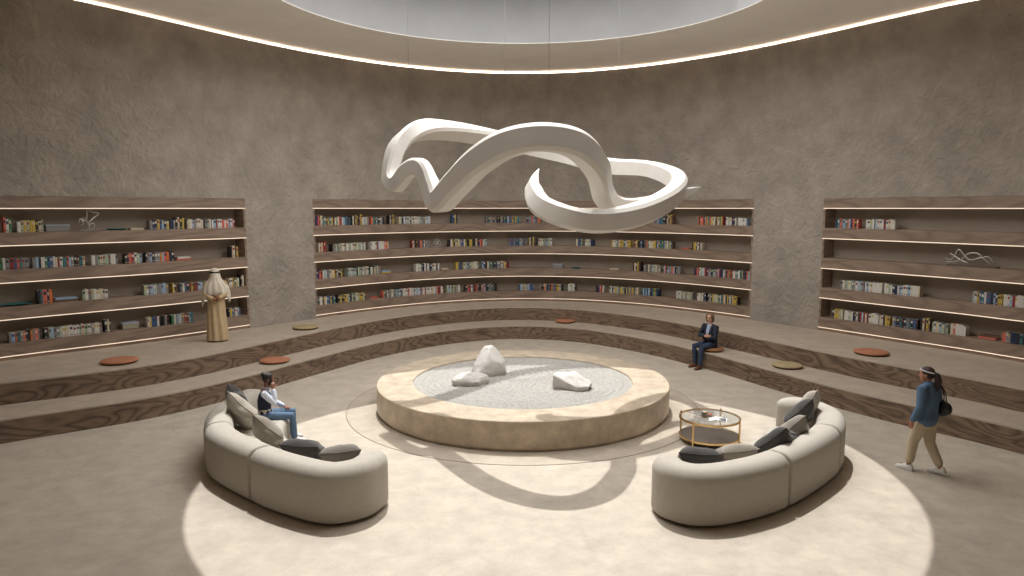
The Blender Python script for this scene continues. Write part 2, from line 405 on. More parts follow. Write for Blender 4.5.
def rock(name, base, pts, label, seed):
    """hull of chosen corner points, worn and pitted"""
    bm = bmesh.new(); vs = [bm.verts.new((p[0], p[1], .09) if p[2] < 0 else p) for p in pts] + [bm.verts.new((p[0] * .86, p[1] * .86, -.03)) for p in pts if p[2] < 0]
    r = bmesh.ops.convex_hull(bm, input=vs)
    loose = [v for v in bm.verts if not v.link_faces]
    bmesh.ops.delete(bm, geom=loose, context='VERTS')
    bmesh.ops.triangulate(bm, faces=bm.faces)
    bmesh.ops.bevel(bm, geom=list(bm.edges), offset=.008, segments=1, affect='EDGES')
    bmesh.ops.triangulate(bm, faces=bm.faces)
    for _ in range(3):
        le = [e for e in bm.edges if e.calc_length() > .05]
        if le: bmesh.ops.subdivide_edges(bm, edges=le, cuts=1); bmesh.ops.triangulate(bm, faces=bm.faces)
    bm.normal_update()
    for v in bm.verts:
        q = v.co * 4 + Vector((seed, 0, 0)); d = noise.noise(q) * .02 + noise.noise(q * 3.1) * .012 + noise.noise(q * 8) * .004
        v.co += v.normal * d
    for v in bm.verts: v.co.z = max(v.co.z, -.03)
    o = obj(name, bm, mat('white_rock', (206, 202, 196), .85, .08, 5, .5, 14), auto=24)
    o.location = base; tag(o, label, 'rock', 'white rocks on the gravel'); return o
GZ = BH - .03
rb = [Vector((p.x, p.y, GZ)) for p, r in rocks_xy]
rock('rock', rb[0], [(-.36, -.1, -.03), (-.3, .3, -.03), (.3, .32, -.03), (.4, -.05, -.03), (.1, -.3, -.03), (-.22, -.3, -.03), (-.08, .08, .6), (.08, .12, .6), (-.24, .05, .36), (.37, .02, .3), (.24, .1, .47), (.1, -.24, .34), (-.3, -.08, .22), (.28, -.16, .27), (-.02, .0, .58)], 'tallest white rock, a pointed boulder standing on the gravel at the back', 1.3)
rock('rock', rb[1], [(-.38, -.06, -.03), (-.3, .24, -.03), (.26, .28, -.03), (.4, .1, -.03), (.2, -.24, -.03), (-.22, -.22, -.03), (-.2, .14, .2), (.1, .2, .22), (.14, .04, .21), (-.1, .0, .21), (.36, .08, .17), (-.33, -.02, .15), (.2, -.16, .16), (-.2, -.18, .15)], 'low flat white rock lying in front of the tall pointed boulder', 5.1)
rock('rock', rb[2], [(-.38, .0, -.03), (-.34, .26, -.03), (.3, .28, -.03), (.42, .0, -.03), (.34, -.26, -.03), (.1, -.3, -.03), (-.36, -.02, .26), (-.3, .22, .27), (.1, .26, .28), (.12, .0, .28), (.38, .06, .14), (.36, -.2, .12), (.12, -.22, .14)], 'wedge shaped white rock lying alone on the right part of the gravel', 9.7)

# ------------------------------------------------------------------ hanging ribbon sculpture
rib = [(539, 169, 13.7, .05), (535, 178, 13.55, .4), (533, 190, 13.35, .75), (545, 208, 13.05, 1), (590, 221, 12.9, 1.05), (638, 214, 13.4, 1.05), (672, 196, 14.5, 1.05), (677, 180, 15.9, 1), (650, 169, 17.0, .95), (608, 166, 17.6, 1), (560, 154, 17.8, 1), (505, 141, 17.2, .95), (455, 131, 15.7, .9), (420, 130, 14.8, 1.0), (398, 146, 14.5, .95), (390, 176, 14.3, .8), (396, 184, 14.0, .75), (408, 170, 13.7, .75), (420, 167, 13.5, .8), (429, 184, 13.4, .9), (438, 201, 13.2, 1.05), (455, 184, 12.7, 1.1), (478, 161, 12.15, 1.12), (508, 143, 11.75, 1.12), (545, 137, 11.6, 1.1), (578, 145, 11.9, 1.1), (598, 168, 12.6, 1.05), (604, 193, 13.3, 1.0), (618, 206, 14.0, .85), (648, 203, 14.7, .7), (682, 194, 15.1, .62), (701, 187, 15.4, .03)]
RP = [Zp(x, y, z) for x, y, z, _ in rib]
SR = 10
path3 = catmull(RP, SR); wid = catmull([Vector((w, 0, 0)) for *_, w in rib], SR)
bm = bmesh.new(); rows = []
tang = [(path3[min(i + 1, len(path3) - 1)] - path3[max(0, i - 1)]).normalized() for i in range(len(path3))]
i0 = 24 * SR
sec0 = [(-.15, -.2), (-.17, .12), (-.12, .19), (.1, .2), (.16, .14), (.16, -.14), (.1, -.2)]   # (depth, height): front face, bevelled top
U = [None] * len(path3); U[i0] = (Vector((0, 0, 1)) - tang[i0] * tang[i0].z).normalized()
for rng in (range(i0 + 1, len(path3)), range(i0 - 1, -1, -1)):
    for i in rng:
        u = U[i - 1] if rng.step > 0 else U[i + 1]
        u = (u - tang[i] * u.dot(tang[i])).normalized()
        up = Vector((0, 0, 1)) - tang[i] * tang[i].z
        if up.length > .35:                                        # lean back towards upright where the run is level
            up.normalize()
            if up.dot(u) < 0: up = -up
            u = (u * .93 + up * .07).normalized()
        U[i] = u
TWIST = [(13, 2.2, -40)]
for i, p in enumerate(path3):
    uu = U[i]; fi = i / SR; tw = sum(a * math.exp(-((fi - c) / wd) ** 2) for c, wd, a in TWIST)
    uu = Matrix.Rotation(R(tw), 3, tang[i]) @ uu
    Sd = tang[i].cross(uu).normalized(); w = max(.01, wid[i].x)
    rows.append([bm.verts.new(p + Sd * (d * w) + uu * (h * w)) for d, h in sec0])
for i in range(len(rows) - 1):
    for j in range(len(sec0)): bm.faces.new((rows[i][j], rows[i + 1][j], rows[i + 1][(j + 1) % len(sec0)], rows[i][(j + 1) % len(sec0)]))
bm.faces.new(rows[0]); bm.faces.new(rows[-1])
scu = empty('ribbon_sculpture', (.6, 14.2, 4.6)); MS = Matrix.Translation(-scu.location)
tag(scu, 'large looping white ribbon sculpture hanging on thin wires above the basin', 'sculpture')
bm.transform(MS)
o = obj('ribbon', bm, mat('white_lacquer', (206, 201, 194), .38, .04, 2.0), scu, auto=38)
wire_m = mat('wire_steel', (120, 116, 110), .5, metal=.3)
for px, ia in ((409, 13.4), (507, 11.0), (548, 24.1), (616, 8.8)):
    q = path3[int(ia * SR)]; bm = bmesh.new(); tube(bm, [q + Vector((0, 0, .15)), Vector((q.x, q.y, 9.9))], .003, 6); bm.transform(MS)
    w = obj('suspension_wire', bm, wire_m, scu, smooth=True)
# ------------------------------------------------------------------ curved sofas
sofa_m = mat('sofa_fabric', (182, 175, 164), .9, .05, 14, .25, 220, sheen=.15)
def mirror(p): return [(2 * .24 - x, y) for x, y in p]
def arc_len(path):
    s = [0]
    for i in range(1, len(path)): s.append(s[-1] + (path[i] - path[i - 1]).length)
    return s
def sub_path(path, s, a, b, n):
    o = []
    for k in range(n + 1):
        t = a + (b - a) * k / n; i = max(j for j in range(len(s)) if s[j] <= t + 1e-9); i = min(i, len(s) - 2)
        f = (t - s[i]) / max(1e-9, s[i + 1] - s[i]); o.append(path[i].lerp(path[i + 1], f))
    return o
def round_prof(w, z0, z1, rt, rb, n=6):
    """rounded upright section, (offset, z), offset centred"""
    pts = []
    for cx, cz, r, a0 in ((w / 2 - rb, z0 + rb, rb, -90), (w / 2 - rt, z1 - rt, rt, 0), (-w / 2 + rt, z1 - rt, rt, 90), (-w / 2 + rb, z0 + rb, rb, 180)):
        for k in range(n + 1):
            a = math.radians(a0 + 90 * k / n); pts.append((cx + r * math.cos(a), cz + r * math.sin(a)))
    return pts
def bolster(bm, path, nr, prof, rend0, rend1, zc):
    """sweep with rounded ends (the section shrinks over the last rend metres)"""
    s = arc_len(path); L = s[-1]; rows = []
    for i, p in enumerate(path):
        f = 1.0
        for d, r in ((s[i], rend0), (L - s[i], rend1)):
            if d < r: q = 1 - d / r; f = min(f, math.sqrt(max(0, 1 - q * q)))
        f = max(f, .02)
        rows.append((p, nr[i], f, min([1.0] + [x for x in (f,)])))
    vr = []
    for (p, n, f, _), si in zip(rows, s):
        e = 1 - (1 - f) * .9
        vr.append([bm.verts.new((p.x + n.x * o * f, p.y + n.y * o * f, zc + (z - zc) * (1 - (1 - f) * .35))) for o, z in prof])
    m = len(prof)
    for i in range(len(vr) - 1):
        for j in range(m): bm.faces.new((vr[i][j], vr[i + 1][j], vr[i + 1][(j + 1) % m], vr[i][(j + 1) % m]))
    bm.faces.new(vr[0]); bm.faces.new(vr[-1])
def sofa(outer, seams, seat_rng, label, inner_c, side):
    root = empty('curved_sofa', (inner_c[0], inner_c[1], 0)); M = Matrix.Translation(-root.location); tag(root, label, 'sofa', 'curved sofas')
    pa = catmull([Vector(p) for p in outer], 16); s = arc_len(pa)
    cuts = [0] + seams + [s[-1]]
    for k in range(3):
        a, b = cuts[k], cuts[k + 1]; n = 60
        # denser near the ends for the roundings
        ts = [a + (b - a) * (.5 - .5 * math.cos(PI * i / n)) for i in range(n + 1)]
        q = [sub_path(pa, s, t, t + 1e-6, 1)[0] for t in ts]
        full = [sub_path(pa, s, max(0, t - .01), min(s[-1], t + .01), 1) for t in ts]
        nr = []
        for u, v in full:
            t = (v - u).normalized(); nr.append(Vector((t.y, -t.x)) * side)
        BW = .44
        ctr = [p - n_ * BW / 2 for p, n_ in zip(q, nr)]
        bm = bmesh.new(); bolster(bm, ctr, nr, round_prof(BW, .035, .76, .17, .05), .34 if k == 0 else .045, .30 if k == 2 else .045, .4)
        bm.transform(M); obj('backrest', bm, sofa_m, root, auto=60)
        a2, b2 = max(a, seat_rng[0]), min(b, seat_rng[1])
        ts = [a2 + (b2 - a2) * (.5 - .5 * math.cos(PI * i / 40)) for i in range(41)]
        q = [sub_path(pa, s, t, t + 1e-6, 1)[0] for t in ts]; nr2 = []
        for t in ts:
            u, v = sub_path(pa, s, max(0, t - .25), min(s[-1], t + .25), 1); d = (v - u).normalized(); nr2.append(Vector((d.y, -d.x)) * side)
        SW = .82
        ctr = [p - n_ * (BW - .06 + SW / 2) for p, n_ in zip(q, nr2)]
        bm = bmesh.new(); bolster(bm, ctr, nr2, round_prof(SW, .035, .43, .09, .04), .3 if k == 0 else .04, .3 if k == 2 else .04, .2)
        bm.transform(M); obj('seat', bm, sofa_m, root, auto=60)
    return root, pa, s
Rout = [(1.95, 9.5), (1.87, 9.15), (1.98, 8.82), (2.35, 8.6), (2.93, 8.72), (3.74, 9.2), (4.84, 10.27), (5.4, 11.2), (5.42, 11.85), (5.15, 12.25), (4.68, 12.36)]
Lout = [(-1.66, 9.6), (-1.72, 9.2), (-1.9, 8.85), (-2.35, 8.66), (-3.0, 8.95), (-3.61, 9.4), (-4.55, 10.3), (-5.0, 11.3), (-5.08, 12.1), (-5.02, 12.6), (-4.86, 13.0)]
def s_of(outer, pt):
    pa = catmull([Vector(p) for p in outer], 16); s = arc_len(pa); i = min(range(len(pa)), key=lambda j: (pa[j] - Vector(pt)).length); return s[i]
sofaR = sofa(Rout, [s_of(Rout, (3.74, 9.2)), s_of(Rout, (5.0, 10.45))], (.75, s_of(Rout, (5.3, 12.1))), 'beige curved sofa on the right beside the gold table', (3.6, 10.6), 1)
sofaL = sofa(Lout, [s_of(Lout, (-3.61, 9.4)), s_of(Lout, (-4.75, 10.6))], (.75, s_of(Lout, (-5.0, 12.5))), 'beige curved sofa on the left with a person in a dark vest', (-3.3, 10.8), -1)

# ------------------------------------------------------------------ pillows
def pillow(loc, size, thick, rot, m, label, seed, sx=1.0):
    """square scatter pillow with pinched corners, a piped seam and creases; local z is its thickness"""
    root = empty('throw_pillow', loc); root.rotation_euler = rot
    tag(root, label, 'pillow', 'throw pillows on the sofas')
    bm = bmesh.new(); n = 22; g = {}
    for sgn in (1, -1):
        for i in range(n + 1):
            for j in range(n + 1):
                u, v = -1 + 2 * i / n, -1 + 2 * j / n
                edge = i in (0, n) or j in (0, n)
                if edge and sgn < 0: g[(sgn, i, j)] = g[(1, i, j)]; continue
                pin = 1 - .17 * (1 - abs(u * v)) * max(abs(u), abs(v)) ** 4
                h = ((1 - u ** 4) * (1 - v ** 4)) ** .5
                h *= 1 + .16 * noise.noise(Vector((u * 2.2 + seed, v * 2.2, sgn * 3)))
                h -= .10 * abs(noise.noise(Vector((u * 4 + seed, v * 1.3, sgn)))) * (1 - u * u)
                g[(sgn, i, j)] = bm.verts.new((u * size / 2 * pin * sx, v * size / 2 * pin, sgn * thick / 2 * h))
    for sgn in (1, -1):
        for i in range(n):
            for j in range(n):
                vs = [g[(sgn, i, j)], g[(sgn, i + 1, j)], g[(sgn, i + 1, j + 1)], g[(sgn, i, j + 1)]]
                bm.faces.new(vs if sgn > 0 else vs[::-1])
    loop = [(i, 0) for i in range(n)] + [(n, j) for j in range(n)] + [(i, n) for i in range(n, 0, -1)] + [(0, j) for j in range(n, 0, -1)]
    ed = [g[(1, i, j)].co.copy() for i, j in loop]
    obj('cover', bm, m, root, smooth=True)
    bm = bmesh.new(); tube(bm, ed, .007, 6, True); obj('piping', bm, m, root, smooth=True)
    return root
pl_dark = mat('pillow_charcoal', (74, 72, 70), .9, .12, 20, .2, 120, sheen=.2)
pl_mid = mat('pillow_grey', (126, 121, 114), .9, .12, 20, .2, 120, sheen=.2)
pl_lite = mat('pillow_stone', (172, 164, 152), .9, .08, 20, .2, 120, sheen=.2)
pl_beige = mat('pillow_beige', (150, 142, 131), .9, .08, 20, .2, 120, sheen=.2)
def stand(px, py, h, yaw, lean, size, m, label, seed, roll=0, thick=.27, sx=1.0):
    """pillow set upright at a pixel whose centre has height h; yaw = where its face looks, lean back in degrees"""
    c = P(px, py, h)
    q = Matrix.Rotation(R(yaw), 4, 'Z') @ Matrix.Rotation(R(90 - lean), 4, 'Y') @ Matrix.Rotation(R(roll), 4, 'Z')
    pillow(c, size, thick, q.to_euler(), m, label, seed, sx)
stand(238, 401, .72, 30, 25, .52, pl_dark, 'charcoal pillow at the far end of the left sofa behind the sitting person', 1.0, 12)
stand(242, 413, .69, 52, 28, .64, pl_lite, 'large stone-coloured pillow leaning behind the person on the left sofa', 2.0, 40)
stand(268, 433, .66, 50, 34, .56, pl_beige, 'beige pillow between the person and the seam of the left sofa', 3.0, 42)
stand(306, 451, .60, 80, 58, .56, pl_dark, 'dark pillow on the near part of the left sofa', 4.0, 3, sx=1.15)
stand(341, 457, .60, 105, 58, .56, pl_mid, 'mid grey pillow nearest the near end of the left sofa', 5.0, -3, sx=1.15)
stand(697, 459, .60, 80, 58, .56, pl_dark, 'charcoal pillow nearest the near end of the right sofa', 6.0, 3, sx=1.15)
stand(731, 456, .60, 105, 58, .56, pl_beige, 'beige pillow beside the charcoal one at the near end, right sofa', 7.0, -3, sx=1.1)
stand(776, 443, .68, 118, 40, .60, pl_dark, 'charcoal pillow in the bend of the right sofa, nearest the seam', 8.0, 30)
stand(792, 432, .70, 125, 36, .56, pl_beige, 'pale grey pillow between two charcoal ones on the right sofa', 9.0, 40)
stand(799, 416, .72, 130, 34, .58, pl_dark, 'charcoal pillow with a raised corner on the far part of the right sofa', 10.0, 42)
stand(806, 408, .74, 150, 26, .54, pl_lite, 'stone-coloured pillow at the far end of the right sofa', 11.0, 38)

# ------------------------------------------------------------------ round gold table and what stands on it
gold = mat('brushed_gold', (220, 184, 128), .28, metal=1.0)
tc_ = P(709, 440.5, 0); tb = empty('coffee_table', (tc_.x, tc_.y, 0)); TR = .51; TH = .42
tag(tb, 'round gold framed coffee table with glass top between basin and right sofa', 'table')
glass = bpy.data.materials.new('table_glass'); glass.use_nodes = True; gb = glass.node_tree.nodes['Principled BSDF']
gb.inputs['Transmission Weight'].default_value = .92; gb.inputs['Roughness'].default_value = .02; gb.inputs['Base Color'].default_value = (.86, .88, .87, 1); gb.inputs['IOR'].default_value = 1.2
bm = bmesh.new(); lathe(bm, [(0, TH - .012), (TR - .012, TH - .012), (TR - .012, TH), (0, TH)], 64); obj('glass_top', bm, glass, tb, auto=40)
bm = bmesh.new(); lathe(bm, [(TR - .012, TH - .022), (TR + .012, TH - .022), (TR + .012, TH + .008), (TR - .012, TH + .008)], 64, closed=True); obj('top_ring', bm, gold, tb, auto=40)
bm = bmesh.new(); lathe(bm, [(0, .088), (TR - .01, .088), (TR - .01, .104), (0, .104)], 64); obj('lower_shelf', bm, mat('smoked_shelf', (122, 112, 103), .35), tb, auto=40)
bm = bmesh.new(); lathe(bm, [(TR - .01, .082), (TR + .01, .082), (TR + .01, .108), (TR - .01, .108)], 64, closed=True); obj('lower_ring', bm, gold, tb, auto=40)
for a in (-136, -34, 53, 145):
    bm = bmesh.new(); x, y = (TR + .014) * math.cos(R(a)), (TR + .014) * math.sin(R(a)); tube(bm, [(x, y, .0), (x, y, TH + .03)], .016, 10); obj('leg', bm, gold, tb, auto=40)
p = P(704.5, 417, TH)
cup = empty('tumbler', (p.x, p.y, TH)); tag(cup, 'small taupe tumbler with a pale candle on the glass table', 'candle')
bm = bmesh.new(); lathe(bm, [(0, .001), (.05, .001), (.054, .015), (.054, .1), (.046, .1), (.046, .07), (0, .07)], 24); obj('holder', bm, mat('taupe_ceramic', (140, 126, 110), .5), cup, auto=40)
bm = bmesh.new(); lathe(bm, [(0, .07), (.044, .071), (.042, .092), (0, .094)], 20); obj('wax', bm, mat('wax', (226, 206, 180), .5), cup, auto=40)
p = P(710, 416.5, TH); bw = empty('small_bowl', (p.x, p.y, TH)); tag(bw, 'small grey bowl holding red and orange fruit behind the tumbler', 'bowl')
bm = bmesh.new(); lathe(bm, [(0, .001), (.03, .001), (.065, .04), (.06, .042), (.03, .008), (0, .008)], 24); obj('bowl_body', bm, mat('grey_ceramic', (150, 142, 132), .5), bw, auto=50)
fm = mat('red_fruit', (176, 70, 44), .5); 
for i, (dx, dy) in enumerate(((-.022, 0), (.02, .014), (.006, -.022))):
    bm = bmesh.new(); bmesh.ops.create_uvsphere(bm, u_segments=14, v_segments=10, radius=.024); 
    for v in bm.verts: v.co.z *= .92 - .15 * math.exp(-((v.co.x ** 2 + v.co.y ** 2) / .0001))
    f = obj('fruit', bm, fm if i else mat('orange_fruit', (206, 130, 60), .5), None, smooth=True); f.location = (bw.location.x + dx, bw.location.y + dy, TH + .034)
    tag(f, ['orange fruit in the small bowl on the glass table', 'red fruit at the back of the small bowl', 'red fruit at the front of the small bowl'][i], 'fruit', 'fruit in the small bowl')
p = P(718, 419.5, TH); mg = empty('open_magazine', (p.x, p.y, TH), R(-18)); tag(mg, 'open magazine lying on the glass table top', 'magazine')
for sgn in (-1, 1):
    bm = bmesh.new(); n = 8; top, bot = [], []
    for i in range(n + 1):
        x = sgn * .15 * i / n; z = .004 + .02 * math.exp(-((i / n - .22) / .25) ** 2) * (1 if i else .2)
        top.append([bm.verts.new((x, y, z)) for y in (-.11, .11)]); bot.append([bm.verts.new((x, y, .001)) for y in (-.11, .11)])
    for i in range(n):
        bm.faces.new((top[i][0], top[i + 1][0], top[i + 1][1], top[i][1])); bm.faces.new((bot[i][0], bot[i + 1][0], bot[i + 1][1], bot[i][1]))
        for e in (0, 1): bm.faces.new((top[i][e], top[i + 1][e], bot[i + 1][e], bot[i][e]))
    bm.faces.new((top[0][0], top[0][1], bot[0][1], bot[0][0])); bm.faces.new((top[n][0], top[n][1], bot[n][1], bot[n][0]))
    if sgn > 0:
        box(bm, (.02, -.09, .016), (.13, .03, .0235), 1); 
    obj('page_block', bm, [mat('paper', (228, 226, 222), .7), mat('printed_photo', (92, 100, 108), .6)], mg, auto=40)

# ------------------------------------------------------------------ round seat pads on the tiers
pad_top = {'terracotta': mat('pad_terracotta', (174, 116, 86), .9, .1, 18, .2, 90), 'straw': mat('pad_straw', (166, 148, 112), .9, .1, 18, .2, 90), 'brown': mat('pad_brown', (150, 108, 70), .9, .1, 18, .2, 90)}
pad_u = mat('pad_underside', (72, 54, 44), .9)
for px, py, h, kind, r, label in ((120, 362.5, .84, 'terracotta', .36, 'terracotta round seat pad on the top tier at the far left'), (275, 362, .42, 'terracotta', .345, 'terracotta round seat pad on the middle step above the left sofa'), (306, 328.6, .84, 'straw', .34, 'straw-coloured round seat pad on the top tier beside the left stone pier'), (565, 322.2, .42, 'terracotta', .33, 'small-looking terracotta seat pad on the far middle step behind the basin'), (787, 367, .42, 'straw', .34, 'straw-coloured round seat pad on the step right of the seated woman'), (871, 354, .84, 'terracotta', .36, 'terracotta round seat pad on the top tier in front of the right bookcase'), (711.5, 350.5, .42, 'brown', .31, 'brown round seat pad under the seated woman')):
    p = P(px, py, h); o = empty('seat_pad', (p.x, p.y, h)); tag(o, label, 'seat pad', 'round seat pads')
    bm = bmesh.new(); lathe(bm, [(0, .03), (r - .02, .03), (r, .045), (r, .055), (r - .02, .07), (r * .6, .078), (0, .08)], 48); obj('top_cushion', bm, pad_top[kind], o, auto=60)
    bm = bmesh.new(); lathe(bm, [(0, .0), (r - .05, .0), (r - .03, .012), (r - .03, .03), (0, .03)], 48); obj('base', bm, pad_u, o, auto=60)
# ------------------------------------------------------------------ books
BCOL = {'white': (204, 200, 192), 'cream': (196, 184, 158), 'grey': (128, 126, 124), 'black': (38, 37, 38), 'navy': (36, 46, 74), 'blue': (58, 88, 124), 'pale blue': (146, 168, 188), 'yellow': (186, 160, 74), 'red': (136, 50, 48), 'coral': (200, 104, 86), 'orange': (200, 110, 52), 'green': (62, 112, 76), 'teal': (60, 112, 116), 'purple': (62, 44, 96), 'brown': (98, 72, 54), 'pale green': (158, 172, 148)}
PAL = {'m': 'white white cream grey black black navy blue pale_blue yellow red coral green teal brown white grey'.split(),
       'w': 'white white white white white cream coral white pale_blue red white'.split(),
       'd': 'black navy black grey teal navy yellow blue black brown grey'.split(),
       'b': 'navy blue white teal navy yellow blue black pale_blue grey'.split(),
       'y': 'yellow white yellow black cream yellow pale_green blue black white'.split(),
       'g': 'white cream pale_green grey white pale_green pale_blue grey white black'.split(),
       'r': 'black navy coral pale_blue coral grey black orange teal grey'.split(),
       'p': 'black purple coral red white pale_green pale_blue'.split(),
       'k': 'black cream black yellow brown'.split(),
       'n': 'white white pale_green white navy navy'.split()}
RUNS = {  # case -> shelf (top first) -> (x0, x1, palette, tall)
 'left': [[(4, 14, 'm', 1), (17.5, 43, 'y', 0), (150, 175, 'b', 0), (176, 186, 'k', 1), (187, 211, 'g', 0), (212, 236, 'w', 0)],
          [(0, 29, 'm', 0), (33, 86, 'm', 0), (92, 119, 'g', 0), (125, 142, 'p', 0), (146, 174, 'r', 0), (231, 239, 'k', 1)],
          [(38, 54, 'r', 1), (83, 110, 'g', 0), (144.5, 169, 'g', 0), (173, 206, 'm', 0), (229, 240, 'y', 0), (241, 245.5, 'k', 1)],
          [(9.5, 41, 'r', 0), (45, 102, 'g', 0), (105, 113, 'k', 1), (148, 162, 'y', 0), (163, 169, 'd', 0), (172, 194, 'm', 0), (229, 242, 'b', 0)]],
 'middle': [[(314, 323, 'p', 1), (323.5, 351, 'm', 0), (351.5, 362, 'k', 1), (362.5, 369, 'g', 0), (371, 385, 'r', 0), (389, 394, 'k', 1), (399, 431, 'g', 0), (452, 459, 'm', 1), (486, 503, 'r', 0), (504, 520, 'b', 0), (527, 544, 'r', 0), (655, 665, 'b', 0), (665.5, 673, 'k', 1), (696, 704, 'r', 0), (704.5, 724, 'm', 0), (725.6, 737, 'n', 0), (738, 747.5, 'w', 0)],
            [(319, 328, 'm', 1), (332, 366, 'g', 0), (371, 389, 'w', 0), (412, 429, 'm', 0), (449, 477, 'y', 0), (477.5, 487, 'p', 0), (509, 525.5, 'b', 0), (528, 535, 'k', 1), (535.5, 552, 'g', 0), (576, 582, 'y', 0), (585, 593.5, 'n', 0), (611, 631, 'y', 0), (633.5, 643, 'm', 0), (646, 673.5, 'm', 0), (692, 702, 'y', 0)],
            [(315.5, 327.5, 'p', 0), (330, 344, 'y', 0), (348, 382, 'g', 0), (416, 440, 'n', 0), (456, 461, 'y', 0), (463.5, 478.6, 'g', 0), (482, 510, 'm', 0), (633, 641, 'k', 1), (644, 660, 'g', 0), (662, 680, 'r', 0), (694, 720, 'p', 0), (720.5, 749, 'm', 0)],
            [(317.5, 335.6, 'b', 0), (338, 367, 'y', 0), (383, 402.5, 'm', 0), (403, 444, 'w', 0), (447, 461, 'g', 0), (465.5, 473, 'p', 0), (476, 492.5, 'r', 0), (495.5, 498, 'k', 1), (519, 535, 'b', 0), (540, 556, 'r', 0), (556.5, 564, 'y', 0), (568, 575.5, 'n', 0), (596, 604, 'p', 0), (609, 638, 'y', 0), (641.6, 659, 'b', 0), (676, 692, 'g', 0), (697, 705.6, 'n', 0), (707.5, 737.5, 'y', 0)]],
 'right': [[(835.6, 859, 'r', 0), (865.6, 874, 'n', 0), (875, 895.6, 'w', 0)],
           [],
           [(840, 864, 'g', 0), (864.6, 883, 'w', 0), (884, 898.5, 'n', 0), (899, 919, 'w', 0), (972, 1002, 'b', 0), (1003, 1026, 'w', 0)],
           [(832, 842.5, 'y', 0), (844, 857.5, 'n', 0), (859.4, 878, 'w', 0), (879, 890, 'y', 0), (892, 919, 'd', 0), (919.5, 931, 'k', 1), (931.6, 949, 'g', 0), (950, 965.5, 'w', 0), (1002, 1027, 'r', 0)]]}
for k, c in BCOL.items(): mat('book_' + k.replace(' ', '_'), c, .55)
pages_m = mat('book_pages', (212, 203, 184), .85)
ORD = 'first second third fourth fifth sixth seventh eighth ninth tenth eleventh twelfth thirteenth fourteenth fifteenth sixteenth seventeenth eighteenth nineteenth twentieth'.split()
def ordn(i): return ORD[i] if i < 20 else '%dth' % (i + 1)
SHELFN = ['top', 'second', 'third', 'bottom']
rb_ = random.Random(3); specs = []
BOFF = .05
def px_on(f, z):
    p, n = wat(f); return proj((p.x + n.x * BOFF, p.y + n.y * BOFF, z))[0]
def f_at(px, z, lo=2, hi=len(WF) - 3):
    for _ in range(40):
        mid = (lo + hi) / 2
        q, n = wat(mid)
        if q.y < 3 and q.x > 0: hi = mid; continue
        if q.y < 3: lo = mid; continue
        if px_on(mid, z) < px: lo = mid
        else: hi = mid
    return lo
for case, shelves in RUNS.items():
    for si, runs in enumerate(shelves):
        z = LEDZ[si + 1] + FH
        for ri, (x0, x1, pal, tall) in enumerate(runs):
            e0, e1 = {'left': (iL0, iL1), 'middle': (iB0, iB1), 'right': (iR0, float(iR1))}[case]
            fa, fb = max(e0 + .55, f_at(x0, z)), min(e1 - .55, f_at(x1, z)); pa, pb = wat(fa)[0], wat(fb)[0]; Lw = (pb - pa).length; used = 0; bi = 0; prev = None
            base_h = .30 if tall else rb_.uniform(.225, .25)
            while True:
                t = rb_.uniform(.034, .062) * (1.25 if case != 'middle' and rb_.random() < .2 else 1)
                if used + t > Lw + .015: break
                f = fa + (fb - fa) * (used + t / 2) / Lw
                c = rb_.choice(PAL[pal]).replace('_', ' ')
                if pal in 'pkn' and bi < len(PAL[pal]): c = PAL[pal][bi].replace('_', ' ')
                h = base_h * rb_.uniform(.9, 1.06)
                p, n = wat(f); dist = math.hypot(p.x, p.y)
                specs.append(dict(case=case, si=si, ri=ri, bi=bi, f=f, z=z, t=t, h=h, d=rb_.uniform(.15, .19), c=c, band=rb_.choice(['white', 'black', 'cream', 'yellow', None, None, 'red', 'navy']), area=t * h / dist ** 2, lean=0))
                used += t + .0015; bi += 1
def book_mesh(bm, t, h, d, mi0=0, M=None):
    """spine at y=0 facing -y, boards, page block, two bands on the spine; slots: cover, pages, band"""
    b = .004
    n0 = len(bm.verts)
    box(bm, (-t / 2, .004, 0), (-t / 2 + b, d, h), mi0); box(bm, (t / 2 - b, .004, 0), (t / 2, d, h), mi0)
    # rounded spine
    k = 5; lo, hi = [], []
    for i in range(k + 1):
        a = PI * i / k; x, y = -t / 2 * math.cos(a), .006 - .007 * math.sin(a)
        lo.append(bm.verts.new((x, y, 0))); hi.append(bm.verts.new((x, y, h)))
    for i in range(k): bm.faces.new((lo[i], lo[i + 1], hi[i + 1], hi[i])).material_index = mi0
    bm.faces.new(lo).material_index = mi0; bm.faces.new(hi).material_index = mi0
    box(bm, (-t / 2 + b, .004, .004), (t / 2 - b, d - .006, h - .005), mi0 + 1)
    box(bm, (-t * .34, -.0022, h * .62), (t * .34, .003, h * .84), mi0 + 2); box(bm, (-t * .3, -.0022, h * .1), (t * .3, .003, h * .17), mi0 + 2)
specs.sort(key=lambda s: -s['area'])
book_group = 'books standing on the curved shelves'
def book_frame(s):
    p, n = wat(s['f']); p = p + n * BOFF
    return (p.x, p.y, s['z'] + .0015), math.atan2(n.y, n.x) - PI / 2
for s in specs[:300]:
    loc, rz = book_frame(s)
    bm = bmesh.new(); book_mesh(bm, s['t'], s['h'], s['d'])
    bmname = s['band'] or s['c']
    o = obj('book', bm, [MATS['book_' + s['c'].replace(' ', '_')], pages_m, MATS['book_' + bmname.replace(' ', '_')]], None)
    o.location = loc; o.rotation_euler = (0, 0, rz)
    nr_ = len(RUNS[s['case']][s['si']])
    tag(o, '%s book, %s from left in the %s run on the %s shelf, %s bookcase' % (s['c'], ordn(s['bi']), ordn(s['ri']), SHELFN[s['si']], s['case']), 'book', book_group)
bm = bmesh.new(); names = list(BCOL); slots = {n_: i for i, n_ in enumerate(names)}
